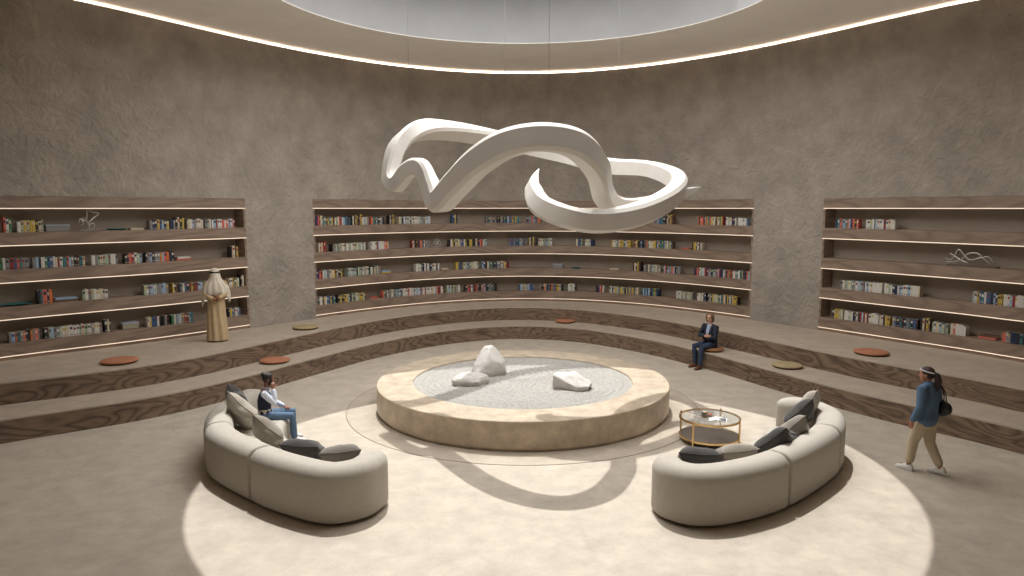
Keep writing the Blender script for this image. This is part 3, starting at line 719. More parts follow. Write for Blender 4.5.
for s in specs[300:]:
    loc, rz = book_frame(s); n0 = len(bm.verts); f0 = len(bm.faces)
    book_mesh(bm, s['t'], s['h'], s['d']); bm.verts.ensure_lookup_table(); bm.faces.ensure_lookup_table()
    Mx = Matrix.Translation(loc) @ Matrix.Rotation(rz, 4, 'Z')
    for v in bm.verts[n0:]: v.co = Mx @ v.co
    for fc in bm.faces[f0:]:
        k = fc.material_index; fc.material_index = slots[s['c']] if k == 0 else (len(names) if k == 1 else slots[s['band'] or s['c']])
o = obj('books', bm, [MATS['book_' + n_.replace(' ', '_')] for n_ in names] + [pages_m], None)
tag(o, 'the many small books in mixed colours filling the middle bookcase shelves', 'books', None, 'stuff')

# ------------------------------------------------------------------ other things on the shelves
def shelf_pt(px, si, off=.14):
    z = LEDZ[si + 1] + FH; f = f_at(px, z); p, n = wat(f); return Vector((p.x + n.x * off, p.y + n.y * off, z + .0015)), math.atan2(n.y, n.x) - PI / 2
def flat_books(px, si, w, cols, label):
    p, rz = shelf_pt(px, si); z = p.z
    for k, c in enumerate(cols):
        bm = bmesh.new(); hh = .042; ww = w * (1 - .09 * k)
        b = .004; box(bm, (-ww / 2, 0, 0), (ww / 2, .2, b), 0); box(bm, (-ww / 2, 0, hh - b), (ww / 2, .2, hh), 0); box(bm, (-ww / 2, 0, b), (ww / 2, .008, hh - b), 0); box(bm, (-ww / 2 + .006, .008, b), (ww / 2 - .006, .194, hh - b), 1)
        o = obj('lying_book', bm, [MATS['book_' + c.replace(' ', '_')], pages_m]); o.location = (p.x, p.y, z + .0005); o.rotation_euler = (0, 0, rz); z += hh + .0005
        tag(o, c + ' book lying flat ' + ('at the bottom of ' if k == 0 and len(cols) > 1 else 'on top of ' if k else 'as ') + label, 'book', 'books lying flat on the shelves')
flat_books(139, 0, .30, ['cream'], 'a single one on the top shelf, left bookcase')
flat_books(186, 1, .36, ['coral', 'white'], 'a pair on the second shelf, left bookcase')
flat_books(68, 2, .48, ['brown', 'pale blue'], 'a pair on the third shelf, left bookcase')
flat_books(388, 2, .33, ['yellow', 'pale blue'], 'a pair on the third shelf, middle bookcase')
flat_books(446, 2, .26, ['cream'], 'a single one below the wire ornament, middle bookcase')
flat_books(613, 2, .32, ['cream'], 'a single one right of a teal dish, middle bookcase')
flat_books(376, 3, .24, ['coral'], 'a single one on the bottom shelf, middle bookcase')
flat_books(684, 1, .26, ['coral'], 'a single one on the second shelf under the ribbon tail')
flat_books(984.5, 3, .36, ['coral', 'brown'], 'a pair, bottom shelf, right bookcase')
def storage_box(px, si, w, label, m):
    p, rz = shelf_pt(px, si); r = empty('storage_box', p, rz); tag(r, label, 'box', 'storage boxes on the shelves')
    bm = bmesh.new(); box(bm, (-w / 2, 0, 0), (w / 2, .22, .115)); bmesh.ops.bevel(bm, geom=list(bm.edges), offset=.008, segments=2, affect='EDGES'); obj('box_body', bm, m, r, auto=40)
    bm = bmesh.new(); box(bm, (-w / 2 - .005, -.005, .116), (w / 2 + .005, .225, .15)); bmesh.ops.bevel(bm, geom=list(bm.edges), offset=.006, segments=2, affect='EDGES'); obj('lid', bm, mat('box_lid', (160, 166, 176), .6), r, auto=40)
gb_ = mat('box_grey', (138, 136, 134), .7)
storage_box(59.5, 0, .46, 'low grey storage box on the top shelf of the left bookcase', gb_)
storage_box(132.5, 3, .36, 'low grey storage box on the bottom shelf of the left bookcase', mat('box_sand', (158, 150, 128), .7))
storage_box(557.5, 2, .32, 'low grey storage box on the third shelf of the middle bookcase', gb_)
def dish(px, si, r, label):
    p, rz = shelf_pt(px, si, .2); bm = bmesh.new()
    lathe(bm, [(0, .004), (r * .5, .004), (r * .55, .0), (r * .62, .004), (r, .035), (r - .006, .04), (r * .6, .014), (0, .012)], 40)
    o = obj('shallow_dish', bm, mat('teal_glaze', (60, 122, 120), .25), auto=50); o.location = p; o.rotation_euler = (0, 0, rz); o.scale = (1, min(1, .19 / r), 1); tag(o, label, 'dish', 'teal dishes on the shelves')
dish(119, 0, .25, 'flat teal dish on the top shelf of the left bookcase')
dish(18, 2, .33, 'flat teal dish on the third shelf at the far left')
dish(575, 2, .17, 'flat teal dish on the third shelf of the middle bookcase')
script_m = mat('brushed_nickel', (186, 180, 170), .35, metal=.5)
def script(name, px, si, strokes, w, h, label, r=.012, base=False):
    p, rz = shelf_pt(px, si, .12); e = empty(name, p, rz); tag(e, label, 'ornament', 'metal script ornaments on the shelves')
    zb = .0
    if base:
        bm = bmesh.new(); box(bm, (-w * .42, -.06, 0), (w * .62, .06, .03)); bmesh.ops.bevel(bm, geom=list(bm.edges), offset=.005, segments=2, affect='EDGES'); obj('base', bm, mat('ornament_base', (104, 92, 80), .6), e, auto=40); zb = .03
    for st in strokes:
        pts = catmull([Vector(((x - .5) * w, .015 * math.sin(7 * x + 3 * y), zb + r * .9 + y * h)) for x, y in st], 6)
        bm = bmesh.new(); tube(bm, pts, r, 8, taper=[.55 + .55 * math.sin(PI * i / (len(pts) - 1)) for i in range(len(pts))]); obj('stroke', bm, script_m, e, smooth=True)
script('script_ornament', 90, 0, [[(.42, 0), (.6, .02), (.75, .15), (.7, .3), (.5, .22), (.55, .38), (.8, .55), (1.0, .68), (.95, .75), (.7, .78), (.45, .98)], [(.02, .3), (.12, .5), (.25, .3), (.12, .22)], [(.2, .55), (.3, .4), (.42, .55), (.45, .95)], [(.08, .0), (.3, .0), (.5, .06), (.45, .3), (.3, .55)]], .42, .52, 'wire ornament like flowing script on the top shelf, left bookcase', .015)
script('script_ornament', 438, 1, [[(.0, .0), (.3, .02), (.6, .0), (1.0, .05), (.9, .25), (.7, .1)], [(.05, .2), (.3, .45), (.45, .15), (.65, .5), (.5, .98)], [(.15, .35), (.35, .7), (.5, .35), (.72, .62), (.9, .3)], [(.25, .12), (.5, .3), (.8, .18)]], .36, .36, 'small wire ornament like flowing script on the second shelf, middle bookcase', .013)
script('script_ornament', 966, 1, [[(.0, .35), (.12, .25), (.2, .5), (.3, .95), (.42, .6), (.55, .3), (.72, .45), (.9, .55), (1.0, .2)], [(.02, .1), (.2, .12), (.35, .3), (.5, .7), (.68, .75), (.8, .45), (.95, .1)], [(.1, .7), (.24, .45), (.4, .2), (.5, .12)]], 1.0, .34, 'long wire ornament like flowing script on the right bookcase', .016, True)
# ------------------------------------------------------------------ people
def lim(bm, pts, rads, ref=None, n=14):
    """closed limb: elliptic rings through points, rounded ends; rads = (side, front) or number; ref = front direction"""
    pts = [Vector(p) for p in pts]; rads = [(r, r) if not isinstance(r, tuple) else r for r in rads]
    rings = []; N = len(pts); A = None
    for i in range(N):
        t = (pts[min(N - 1, i + 1)] - pts[max(0, i - 1)]).normalized()
        f = Vector(ref) if ref is not None else (A or t.orthogonal())
        f = f - t * f.dot(t); f = f.normalized() if f.length > 1e-4 else t.orthogonal().normalized()
        A = f; rings.append((pts[i], t, f.cross(t).normalized(), f, rads[i]))
    full = []
    p, t, s, f, r = rings[0]
    for q in (.93, .6): full.append((p - t * min(r) * q, s, f, math.sqrt(1 - q * q), r))
    for p, t, s, f, r in rings: full.append((p, s, f, 1, r))
    for q in (.6, .93): full.append((p + t * min(r) * q, s, f, math.sqrt(1 - q * q), r))
    rows = [[bm.verts.new(p + s * (math.cos(2 * PI * k / n) * r[0] * q) + f * (math.sin(2 * PI * k / n) * r[1] * q)) for k in range(n)] for p, s, f, q, r in full]
    fs = []
    for i in range(len(rows) - 1):
        for k in range(n): fs.append(bm.faces.new((rows[i][k], rows[i][(k + 1) % n], rows[i + 1][(k + 1) % n], rows[i + 1][k])))
    fs.append(bm.faces.new(rows[0][::-1])); fs.append(bm.faces.new(rows[-1]))
    bmesh.ops.recalc_face_normals(bm, faces=fs)
def ell(bm, c, r, M=None, seg=16):
    vs = bmesh.ops.create_uvsphere(bm, u_segments=seg, v_segments=seg * 3 // 4, radius=1)['verts']
    T = Matrix.Translation(c) @ (M or Matrix.Identity(4)) @ Matrix.Diagonal((*r, 1))
    for v in vs: v.co = T @ v.co
def weld(name, bm, m, parent, vox, smooth=3, label=None):
    """one continuous surface out of overlapping pieces"""
    me = bpy.data.meshes.new(name); bm.to_mesh(me); bm.free()
    o = bpy.data.objects.new(name, me); COL.objects.link(o)
    r = o.modifiers.new('r', 'REMESH'); r.mode = 'VOXEL'; r.voxel_size = vox; r.use_smooth_shade = True
    s = o.modifiers.new('s', 'SMOOTH'); s.iterations = smooth; s.factor = .5
    dg = bpy.context.evaluated_depsgraph_get(); me2 = bpy.data.meshes.new_from_object(o.evaluated_get(dg))
    bpy.data.objects.remove(o); bpy.data.meshes.remove(me)
    o = link(name, me2, parent, m, smooth=True); 
    if label: o['label'] = label
    return o
def hand(bm, wrist, d, palm, thumb, curl=25, L=.17):
    """palm, four unequal fingers bent at two knuckles, thumb leaving the side of the palm"""
    d = Vector(d).normalized(); palm = Vector(palm); palm = (palm - d * palm.dot(d)).normalized(); th = Vector(thumb); th = (th - d * th.dot(d) - palm * th.dot(palm)).normalized()
    w = Vector(wrist); pl_ = L * .5
    lim(bm, [w, w + d * pl_ * .45, w + d * pl_ * .95], [(.026, .019), (.037, .016), (.040, .014)], palm)
    for off, ln, cu in ((.030, .40, .9), (.010, .45, 1.0), (-.010, .42, 1.08), (-.029, .33, 1.15)):
        p = w + d * pl_ * .98 + th * off; dirn = d.copy(); pts = [p - d * .02, p]; a = 0
        for seg in (.44, .32, .26):
            a += R(curl) * cu
            dirn = d * math.cos(a) + palm * math.sin(a); p = p + dirn * L * ln * seg * 1.15; pts.append(p)
        lim(bm, pts, [.0088, .0088, .0082, .0076, .0062], None, 8)
    p = w + d * pl_ * .25 + th * .026; q = p + (d * .55 + th * .75 + palm * .25).normalized() * .042; q2 = q + (d * .85 + th * .35 + palm * .35).normalized() * .032; q3 = q2 + (d + palm * .4).normalized() * .024
    lim(bm, [w + d * pl_ * .2, p, q, q2, q3], [.012, .0125, .0105, .0095, .0075], None, 8)
def head(bm, c, f, u, s=1.0):
    """skull, jaw, nose, lips, brow, ears round a centre at eye height; f = where it looks"""
    f = Vector(f).normalized(); u = Vector(u); u = (u - f * u.dot(f)).normalized(); l = u.cross(f)
    M = Matrix((f, l, u)).transposed().to_4x4(); c = Vector(c)
    at = lambda x, y, z: c + (f * x + l * y + u * z) * s
    k = lambda *r: tuple(v * s for v in r)
    ell(bm, at(-.012, 0, .03), k(.098, .076, .085), M)
    ell(bm, at(.018, 0, -.035), k(.066, .06, .075), M)
    ell(bm, at(.045, 0, -.085), k(.036, .036, .030), M)            # chin
    ell(bm, at(.072, 0, .022), k(.018, .045, .012), M, 12)         # brow
    lim(bm, [at(.082, 0, .008), at(.096, 0, -.018), at(.098, 0, -.03)], [.008 * s, .011 * s, .013 * s], None, 8)
    ell(bm, at(.078, 0, -.058), k(.012, .024, .008), M, 10)
    for y in (-1, 1):
        ell(bm, at(-.012, y * .076, -.015), k(.017, .009, .031), M, 10)
        ell(bm, at(.05, y * .042, -.03), k(.026, .024, .026), M, 10)
        ell(bm, at(.03, y * .052, -.062), k(.026, .014, .024), M, 10)
    return at, M
def face_parts(root, at, M, s, iris=(52, 36, 26), lip=(150, 88, 78)):
    bm = bmesh.new()
    for y in (-1, 1): ell(bm, at(.076, y * .031, .0), (.010 * s, .0135 * s, .0075 * s), M, 12)
    obj('eyes', bm, mat('eye_white', (206, 200, 194), .3), root, smooth=True)
    bm = bmesh.new()
    for y in (-1, 1): ell(bm, at(.0835, y * .031, .0), (.0045 * s, .006 * s, .006 * s), M, 10)
    obj('irises', bm, mat('iris', iris, .3), root, smooth=True)
    bm = bmesh.new()
    for y in (-1, 1): lim(bm, [at(.087, y * .014, .019), at(.0875, y * .03, .025), at(.078, y * .05, .02)], [.0035 * s, .004 * s, .0028 * s], None, 8)
    obj('eyebrows', bm, mat('eyebrow', (54, 40, 32), .8), root, smooth=True)
    bm = bmesh.new(); lim(bm, [at(.082, -.022, -.059), at(.0915, 0, -.057), at(.082, .022, -.059)], [(.003 * s, .004 * s), (.005 * s, .007 * s), (.003 * s, .004 * s)], None, 8)
    obj('lips', bm, mat('lips', lip, .5), root, smooth=True)
def person(loc, yaw, label):
    o = empty('person', loc, R(yaw)); tag(o, label, 'person'); return o
def shoe(name, bm_m, root, heel, d, sole_m, L=.25, W=.092, hgt=.098):
    """low shoe with its heel at a point, pointing along d"""
    d = Vector(d).normalized(); s = Vector((-d.y, d.x, 0)).normalized(); h = Vector(heel); up = s.cross(d) * -1
    up = d.cross(s)
    M = Matrix((d, s, up)).transposed().to_4x4(); M.translation = h
    def ring(bm, prof):
        rows = []
        for x, w, z0, z1, in prof:
            rows.append([bm.verts.new(M @ Vector((x * L, yy * w * W / 2, z))) for yy, z in ((-1, z0), (-1, z0 + (z1 - z0) * .55), (-.55, z1), (.55, z1), (1, z0 + (z1 - z0) * .55), (1, z0))])
        for i in range(len(rows) - 1):
            for k in range(6): bm.faces.new((rows[i][k], rows[i][(k + 1) % 6], rows[i + 1][(k + 1) % 6], rows[i + 1][k]))
        bm.faces.new(rows[0]); bm.faces.new(rows[-1])
    bm = bmesh.new(); ring(bm, [(-.08, .5, .02, .06), (.0, .78, .02, hgt), (.25, .82, .02, hgt * 1.02), (.45, .86, .02, hgt * .86), (.65, 1.0, .02, hgt * .68), (.85, .9, .02, hgt * .55), (.97, .55, .022, hgt * .4)])
    o = obj(name, bm, bm_m, root, auto=70)
    bm = bmesh.new(); ring(bm, [(-.1, .5, 0, .022), (.0, .84, 0, .024), (.45, .9, 0, .022), (.68, 1.06, 0, .022), (.88, .95, .002, .022), (1.0, .55, .006, .022)])
    obj('sole', bm, sole_m, o, auto=50)
    return o
skin_l = mat('skin_light', (206, 160, 134), .55); skin_t = mat('skin_tan', (176, 124, 96), .55); skin_b = mat('skin_brown', (150, 104, 80), .55)
denim = mat('denim_blue', (88, 114, 142), .85, .14, 22, .15, 160); denim_d = mat('denim_dark', (46, 60, 84), .85, .14, 22, .15, 160)
hair_d = mat('hair_dark', (38, 31, 29), .5, .25, 30, .5, 90); hair_b = mat('hair_light_brown', (116, 86, 62), .5, .2, 30, .5, 90)

# --- the person on the left sofa, phone at the ear (local +x = forward, +y = left)
Q = P(266, 418, .43); sit = person((Q.x, Q.y, 0), 14, 'person in dark argyle vest and jeans sitting on left sofa, phone at ear'); LZ = .43
sit.scale = (.94, .94, .94)
k_r, k_l = Vector((.47, -.13, LZ + .07)), Vector((.48, .13, LZ + .08)); a_r, a_l = Vector((.50, -.12, .09)), Vector((.42, .15, .09))
hc = Vector((.075, -.005, LZ + .76)); hf = Vector((.985, .12, -.10))
sh_r, sh_l = Vector((-.0, -.185, LZ + .53)), Vector((.0, .185, LZ + .53))
el_r, wr_r = Vector((.20, -.235, LZ + .33)), Vector((.155, -.115, LZ + .60)); el_l, wr_l = Vector((.10, .25, LZ + .29)), Vector((.33, .135, LZ + .19))
bm = bmesh.new()
at, M = head(bm, hc, hf, (0, 0, 1), .98)
lim(bm, [(.015, 0, LZ + .52), (.03, 0, LZ + .60), (.045, 0, LZ + .68)], [(.062, .055), (.05, .05), (.05, .052)], (1, 0, 0))
lim(bm, [(0, 0, LZ + .06), (-.02, 0, LZ + .22), (-.015, 0, LZ + .40), (-.0, 0, LZ + .52)], [(.155, .11), (.125, .095), (.145, .105), (.14, .075)], (1, 0, 0))
for s_, e_, w_ in ((sh_r, el_r, wr_r), (sh_l, el_l, wr_l)):
    lim(bm, [s_ + (Vector((0, 0, s_.z)) - s_) * .2, s_, s_.lerp(e_, .5), e_, e_.lerp(w_, .4), w_], [.05, .05, .044, .037, .036, .026])
for s, k, a in ((-1, k_r, a_r), (1, k_l, a_l)):
    lim(bm, [(0, s * .09, LZ + .08), Vector((0, s * .09, LZ + .08)).lerp(k, .5), k, k.lerp(a, .3), k.lerp(a, .7), a, a + Vector((.03, 0, -.04))], [.082, .074, .056, .053, .042, .036, .034])
    lim(bm, [a + Vector((-.015, 0, -.05)), a + Vector((.07, 0, -.062)), a + Vector((.14, 0, -.066))], [(.028, .026), (.03, .018), (.028, .013)])
hand(bm, wr_r, (-.06, .22, .8), (-.25, .85, -.1), (.9, .2, .2), 38)
hand(bm, wr_l, (.8, -.15, -.35), (-.3, -.1, -1), (0, -1, 0), 16)
weld('body', bm, skin_b, sit, .0075)
face_parts(sit, at, M, .98)
bm = bmesh.new(); ell(bm, at(-.025, 0, .042), (.102, .083, .084), M, 20); ell(bm, at(-.06, 0, .0), (.056, .074, .07), M, 16); ell(bm, at(-.105, 0, .085), (.05, .052, .045), M, 14); ell(bm, at(-.085, 0, .06), (.04, .045, .04), M, 12)
weld('hair', bm, hair_d, sit, .009, 2, 'dark hair tied in a bun')
bm = bmesh.new()
lim(bm, [(0, 0, LZ + .12), (-.02, 0, LZ + .24), (-.015, 0, LZ + .40), (0, 0, LZ + .50)], [(.15, .115), (.138, .108), (.155, .115), (.135, .085)], (1, 0, 0))
for s_, e_, w_ in ((sh_r, el_r, wr_r), (sh_l, el_l, wr_l)):
    lim(bm, [s_ + (Vector((0, 0, s_.z - .02)) - s_) * .25, s_, s_.lerp(e_, .5), e_, e_.lerp(w_, .45), e_.lerp(w_, .86)], [.062, .064, .06, .056, .05, .042])
lim(bm, [(.02, 0, LZ + .53), (.03, 0, LZ + .585)], [(.072, .066), (.064, .06)], (1, 0, 0))
weld('shirt', bm, mat('white_shirt', (206, 212, 226), .8, .05, 20, .2, 60), sit, .009, 3, 'white long-sleeved shirt')
bm = bmesh.new(); lim(bm, [(0, 0, LZ + .09), (-.02, 0, LZ + .22), (-.015, 0, LZ + .36), (-.005, 0, LZ + .47), (.0, 0, LZ + .515)], [(.168, .128), (.152, .12), (.166, .127), (.15, .108), (.105, .085)], (1, 0, 0))
vest_m = bpy.data.materials.new('argyle_vest'); vest_m.use_nodes = True; N = vest_m.node_tree.nodes; Lk = vest_m.node_tree.links; b_ = N['Principled BSDF']; b_.inputs['Roughness'].default_value = .9
tcv = N.new('ShaderNodeTexCoord'); sx_ = N.new('ShaderNodeSeparateXYZ'); Lk.new(tcv.outputs['Object'], sx_.inputs[0])
mpv = N.new('ShaderNodeMapping'); mpv.inputs['Rotation'].default_value = (R(45), R(0), R(45)); mpv.inputs['Scale'].default_value = (14, 14, 14); Lk.new(tcv.outputs['Object'], mpv.inputs[0])
ch = N.new('ShaderNodeTexChecker'); ch.inputs['Scale'].default_value = 1.0; ch.inputs['Color1'].default_value = (*lin((196, 190, 178)), 1); ch.inputs['Color2'].default_value = (*lin((30, 34, 52)), 1); Lk.new(mpv.outputs[0], ch.inputs['Vector'])
g1 = N.new('ShaderNodeMath'); g1.operation = 'COMPARE'; g1.inputs[1].default_value = LZ + .17; g1.inputs[2].default_value = .045; Lk.new(sx_.outputs['Z'], g1.inputs[0])
mxv = N.new('ShaderNodeMix'); mxv.data_type = 'RGBA'; mxv.inputs[6].default_value = (*lin((30, 34, 52)), 1); Lk.new(g1.outputs[0], mxv.inputs[0]); Lk.new(ch.outputs['Color'], mxv.inputs[7]); Lk.new(mxv.outputs[2], b_.inputs['Base Color'])
weld('vest', bm, vest_m, sit, .009, 3, 'dark navy vest with a band of pale diamonds')
bm = bmesh.new(); lim(bm, [(-.02, 0, LZ + .09), (.02, 0, LZ + .09)], [(.165, .09), (.165, .085)], (0, 0, 1))
for s, k, a in ((-1, k_r, a_r), (1, k_l, a_l)):
    lim(bm, [(-.02, s * .088, LZ + .082), Vector((0, s * .09, LZ + .082)).lerp(k, .5), k + Vector((.005, 0, .004)), k.lerp(a, .3), k.lerp(a, .7), a.lerp(k, .06)], [.094, .086, .07, .066, .06, .058])
weld('jeans', bm, denim, sit, .009, 3, 'mid-blue jeans')
wsh = mat('white_leather', (222, 220, 216), .5); wsl = mat('white_rubber', (206, 204, 200), .6)
shoe('shoe', wsh, sit, (a_r.x - .03, a_r.y, .002), (1, -.08, 0), wsl); shoe('shoe', wsh, sit, (a_l.x - .03, a_l.y, .002), (1, .12, 0), wsl)
ph = at(.022, -.086, -.045); Mp = Matrix.Translation(ph) @ M @ Matrix.Rotation(R(22), 4, 'Y'); bm = bmesh.new(); box(bm, (-.024, -.004, -.06), (.024, .003, .06), 0, Mp); bmesh.ops.bevel(bm, geom=list(bm.edges), offset=.003, segments=2, affect='EDGES')
o = obj('phone', bm, mat('phone_black', (22, 22, 24), .3)); o.location = sit.location; o.rotation_euler = sit.rotation_euler; o.scale = sit.scale; tag(o, 'black phone held to the ear of the sitting person in the vest', 'phone')

# --- the woman with crossed arms on the step
Q = P(709, 350, .42); wom = person((Q.x + .03, Q.y + .03, 0), 212, 'person in navy blazer and dark jeans sitting on step with arms crossed'); LZ = .50
k_r, k_l = Vector((.45, .14, LZ + .045)), Vector((.44, -.12, LZ + .045)); a_r, a_l = Vector((.50, .15, .10)), Vector((.40, -.12, .10))
hc = Vector((.03, 0, LZ + .755)); hf = Vector((.97, .22, -.05))
sh_l, sh_r = Vector((0, .19, LZ + .53)), Vector((0, -.19, LZ + .53))
el_l, wr_l = Vector((.11, .255, LZ + .28)), Vector((.215, -.05, LZ + .25)); el_r, wr_r = Vector((.11, -.255, LZ + .28)), Vector((.255, .05, LZ + .31))
bm = bmesh.new(); at, M = head(bm, hc, hf, (0, 0, 1), .98)
lim(bm, [(0, 0, LZ + .52), (.01, 0, LZ + .60), (.015, 0, LZ + .68)], [(.062, .055), (.048, .05), (.05, .052)], (1, 0, 0))
lim(bm, [(0, 0, LZ + .06), (-.02, 0, LZ + .22), (-.015, 0, LZ + .40), (0, 0, LZ + .52)], [(.16, .11), (.13, .10), (.15, .11), (.14, .075)], (1, 0, 0))
for s_, e_, w_ in ((sh_r, el_r, wr_r), (sh_l, el_l, wr_l)):
    lim(bm, [s_ + (Vector((0, 0, s_.z)) - s_) * .2, s_, s_.lerp(e_, .5), e_, e_.lerp(w_, .4), w_], [.05, .05, .044, .037, .036, .026])
for s, k, a in ((1, k_r, a_r), (-1, k_l, a_l)):
    lim(bm, [(0, s * .09, LZ + .07), Vector((0, s * .09, LZ + .07)).lerp(k, .5), k, k.lerp(a, .3), k.lerp(a, .7), a, a + Vector((.03, 0, -.04))], [.082, .074, .056, .053, .042, .036, .034])
    lim(bm, [a + Vector((-.015, 0, -.05)), a + Vector((.07, 0, -.062)), a + Vector((.14, 0, -.066))], [(.028, .026), (.03, .018), (.028, .013)])
hand(bm, wr_l, (-.25, -.9, .12), (-1, -.1, 0), (0, .1, 1), 14, .165); hand(bm, wr_r, (-.35, .9, .05), (-1, .1, 0), (0, -.1, 1), 14, .165)
weld('body', bm, skin_l, wom, .0075); face_parts(wom, at, M, .98, (70, 84, 90))
bm = bmesh.new(); ell(bm, at(-.028, 0, .042), (.098, .09, .088), M, 20)
for y in (-1, 1): lim(bm, [at(.02, y * .07, .06), at(-.005, y * .088, .0), at(-.005, y * .085, -.06), at(.0, y * .07, -.11)], [(.03, .05), (.026, .055), (.026, .05), (.016, .036)], f_ := (M.to_3x3() @ Vector((1, 0, 0))))
lim(bm, [at(-.07, 0, .05), at(-.085, 0, -.03), at(-.075, 0, -.11)], [(.08, .045), (.085, .04), (.07, .03)], f_)
weld('hair', bm, hair_b, wom, .009, 2, 'light brown shoulder-length bob')
bm = bmesh.new(); lim(bm, [(.02, 0, LZ + .2), (.02, 0, LZ + .4), (.035, 0, LZ + .555)], [(.10, .10), (.1, .105), (.06, .062)], (1, 0, 0)); weld('shirt', bm, mat('pale_blue_shirt', (168, 182, 206), .8), wom, .01, 2)
navy = mat('navy_wool', (34, 40, 56), .85, .12, 20, .2, 90)
bm = bmesh.new(); dz = LZ
for s in (-1, 1):
    lim(bm, [(-.035, s * .06, dz + .0), (-.04, s * .055, dz + .14), (-.045, s * .058, dz + .28), (-.035, s * .07, dz + .42), (-.02, s * .08, dz + .53)], [(.125, .125), (.108, .112), (.105, .12), (.105, .115), (.085, .07)], (1, 0, 0))
    # front panels leave a shirt opening at the neck
    lim(bm, [(.06, s * .085, dz + .02), (.085, s * .06, dz + .2), (.09, s * .072, dz + .34), (.05, s * .09, dz + .52)], [(.085, .05), (.07, .047), (.054, .042), (.036, .036)], (1, 0, 0))
for s_, e_, w_ in ((sh_r, el_r, wr_r), (sh_l, el_l, wr_l)):
    lim(bm, [s_ + (Vector((-.01, 0, s_.z - .01)) - s_) * .3, s_ + Vector((0, 0, .005)), s_.lerp(e_, .5), e_, e_.lerp(w_, .45), e_.lerp(w_, .9)], [.066, .072, .066, .06, .055, .046])
weld('blazer', bm, navy, wom, .009, 3, 'navy blazer')
bm = bmesh.new(); lim(bm, [(-.02, 0, LZ + .07), (.03, 0, LZ + .07)], [(.17, .08), (.168, .08)], (0, 0, 1))
for s, k, a in ((1, k_r, a_r), (-1, k_l, a_l)):
    lim(bm, [(-.02, s * .088, LZ + .072), Vector((0, s * .09, LZ + .072)).lerp(k, .5), k + Vector((.005, 0, .004)), k.lerp(a, .3), k.lerp(a, .7), a.lerp(k, .06)], [.092, .086, .07, .066, .06, .058])
weld('jeans', bm, denim_d, wom, .009, 3, 'dark blue jeans')
bsh = mat('brown_leather', (104, 60, 40), .45); bsl = mat('dark_sole', (52, 38, 30), .6)
shoe('shoe', bsh, wom, (a_r.x - .03, a_r.y, .002), (1, .12, 0), bsl); shoe('shoe', bsh, wom, (a_l.x - .03, a_l.y, .002), (1, -.05, 0), bsl)

# --- the woman walking away on the right
Q = P(923, 472, 0); wal = person((Q.x, Q.y, 0), 122, 'person in denim jacket and beige trousers walking with a black bag')
HZ = .84
a_l, a_r = Vector((.17, .10, .10)), Vector((-.21, -.085, .115)); k_l, k_r = Vector((.13, .095, .48)), Vector((-.02, -.09, .47))
hc = Vector((.045, .01, 1.53)); hf = Vector((.93, .36, -.08))
sh_l, sh_r = Vector((0, .185, 1.345)), Vector((0, -.185, 1.345)); el_l, wr_l = Vector((-.03, .25, 1.07)), Vector((.07, .255, .84)); el_r, wr_r = Vector((-.04, -.26, 1.09)), Vector((.13, -.19, 1.22))
bm = bmesh.new(); at, M = head(bm, hc, hf, (0, 0, 1), .98)
lim(bm, [(0, 0, 1.33), (.015, 0, 1.40), (.025, 0, 1.47)], [(.062, .055), (.047, .048), (.05, .05)], (1, 0, 0))
lim(bm, [(0, 0, HZ), (0, 0, 1.0), (-.005, 0, 1.18), (0, 0, 1.33)], [(.16, .115), (.125, .095), (.145, .105), (.14, .075)], (1, 0, 0))
for s_, e_, w_ in ((sh_r, el_r, wr_r), (sh_l, el_l, wr_l)):
    lim(bm, [s_ + (Vector((0, 0, s_.z)) - s_) * .2, s_, s_.lerp(e_, .5), e_, e_.lerp(w_, .4), w_], [.05, .05, .044, .037, .036, .025])
for s, k, a, toe in ((1, k_l, a_l, Vector((.15, 0, -.04))), (-1, k_r, a_r, Vector((.15, 0, -.07)))):
    lim(bm, [(0, s * .085, HZ), Vector((0, s * .088, HZ)).lerp(k, .5), k, k.lerp(a, .3), k.lerp(a, .7), a, a + Vector((.02, 0, -.05))], [.085, .076, .056, .053, .042, .035, .034])
    lim(bm, [a + Vector((-.015, 0, -.055)), a + Vector((.05, 0, -.064)), a + toe * .85], [(.028, .024), (.03, .017), (.028, .012)])
hand(bm, wr_l, (.2, .02, -.9), (.2, -1, 0), (1, .1, .1), 18, .165); hand(bm, wr_r, (-.2, .25, .9), (-.5, .5, .0), (.3, .8, .2), 40, .16)
weld('body', bm, skin_t, wal, .0075); face_parts(wal, at, M, .98)
bm = bmesh.new(); ell(bm, at(-.025, 0, .042), (.1, .083, .083), M, 20); ell(bm, at(-.055, 0, .0), (.062, .077, .07), M, 16)
lim(bm, [at(-.11, 0, .02), at(-.15, 0, .0), at(-.165, .0, -.08), at(-.15, 0, -.18), at(-.14, 0, -.27)], [.03, .04, .05, .045, .014])
weld('hair', bm, mat('hair_brown', (52, 38, 34), .5, .25, 30, .5, 90), wal, .009, 2, 'dark brown hair in a low ponytail')
bm = bmesh.new(); hb = []
for i in range(29):
    a = PI * (i / 28 - .5) * 1.35; hb.append(at(.085 * math.cos(a) - .03, .088 * math.sin(a), .075 - .03 * (1 - math.cos(a)) * .8))
hb = [at(.052 + .0, .0, .1)] if False else [at(-.03 + .102 * math.cos(R(-150 + 300 * i / 40)), .0865 * math.sin(R(-150 + 300 * i / 40)), .055 + .03 * math.cos(R(-150 + 300 * i / 40))) for i in range(41)]
tube(bm, hb, .0095, 8); obj('headband', bm, mat('white_band', (212, 212, 214), .7), wal, smooth=True)
bm = bmesh.new(); lim(bm, [(0, 0, .85), (0, 0, .96), (-.005, 0, 1.12), (-.005, 0, 1.25), (0, 0, 1.345)], [(.205, .15), (.19, .138), (.192, .138), (.188, .126), (.135, .085)], (1, 0, 0))
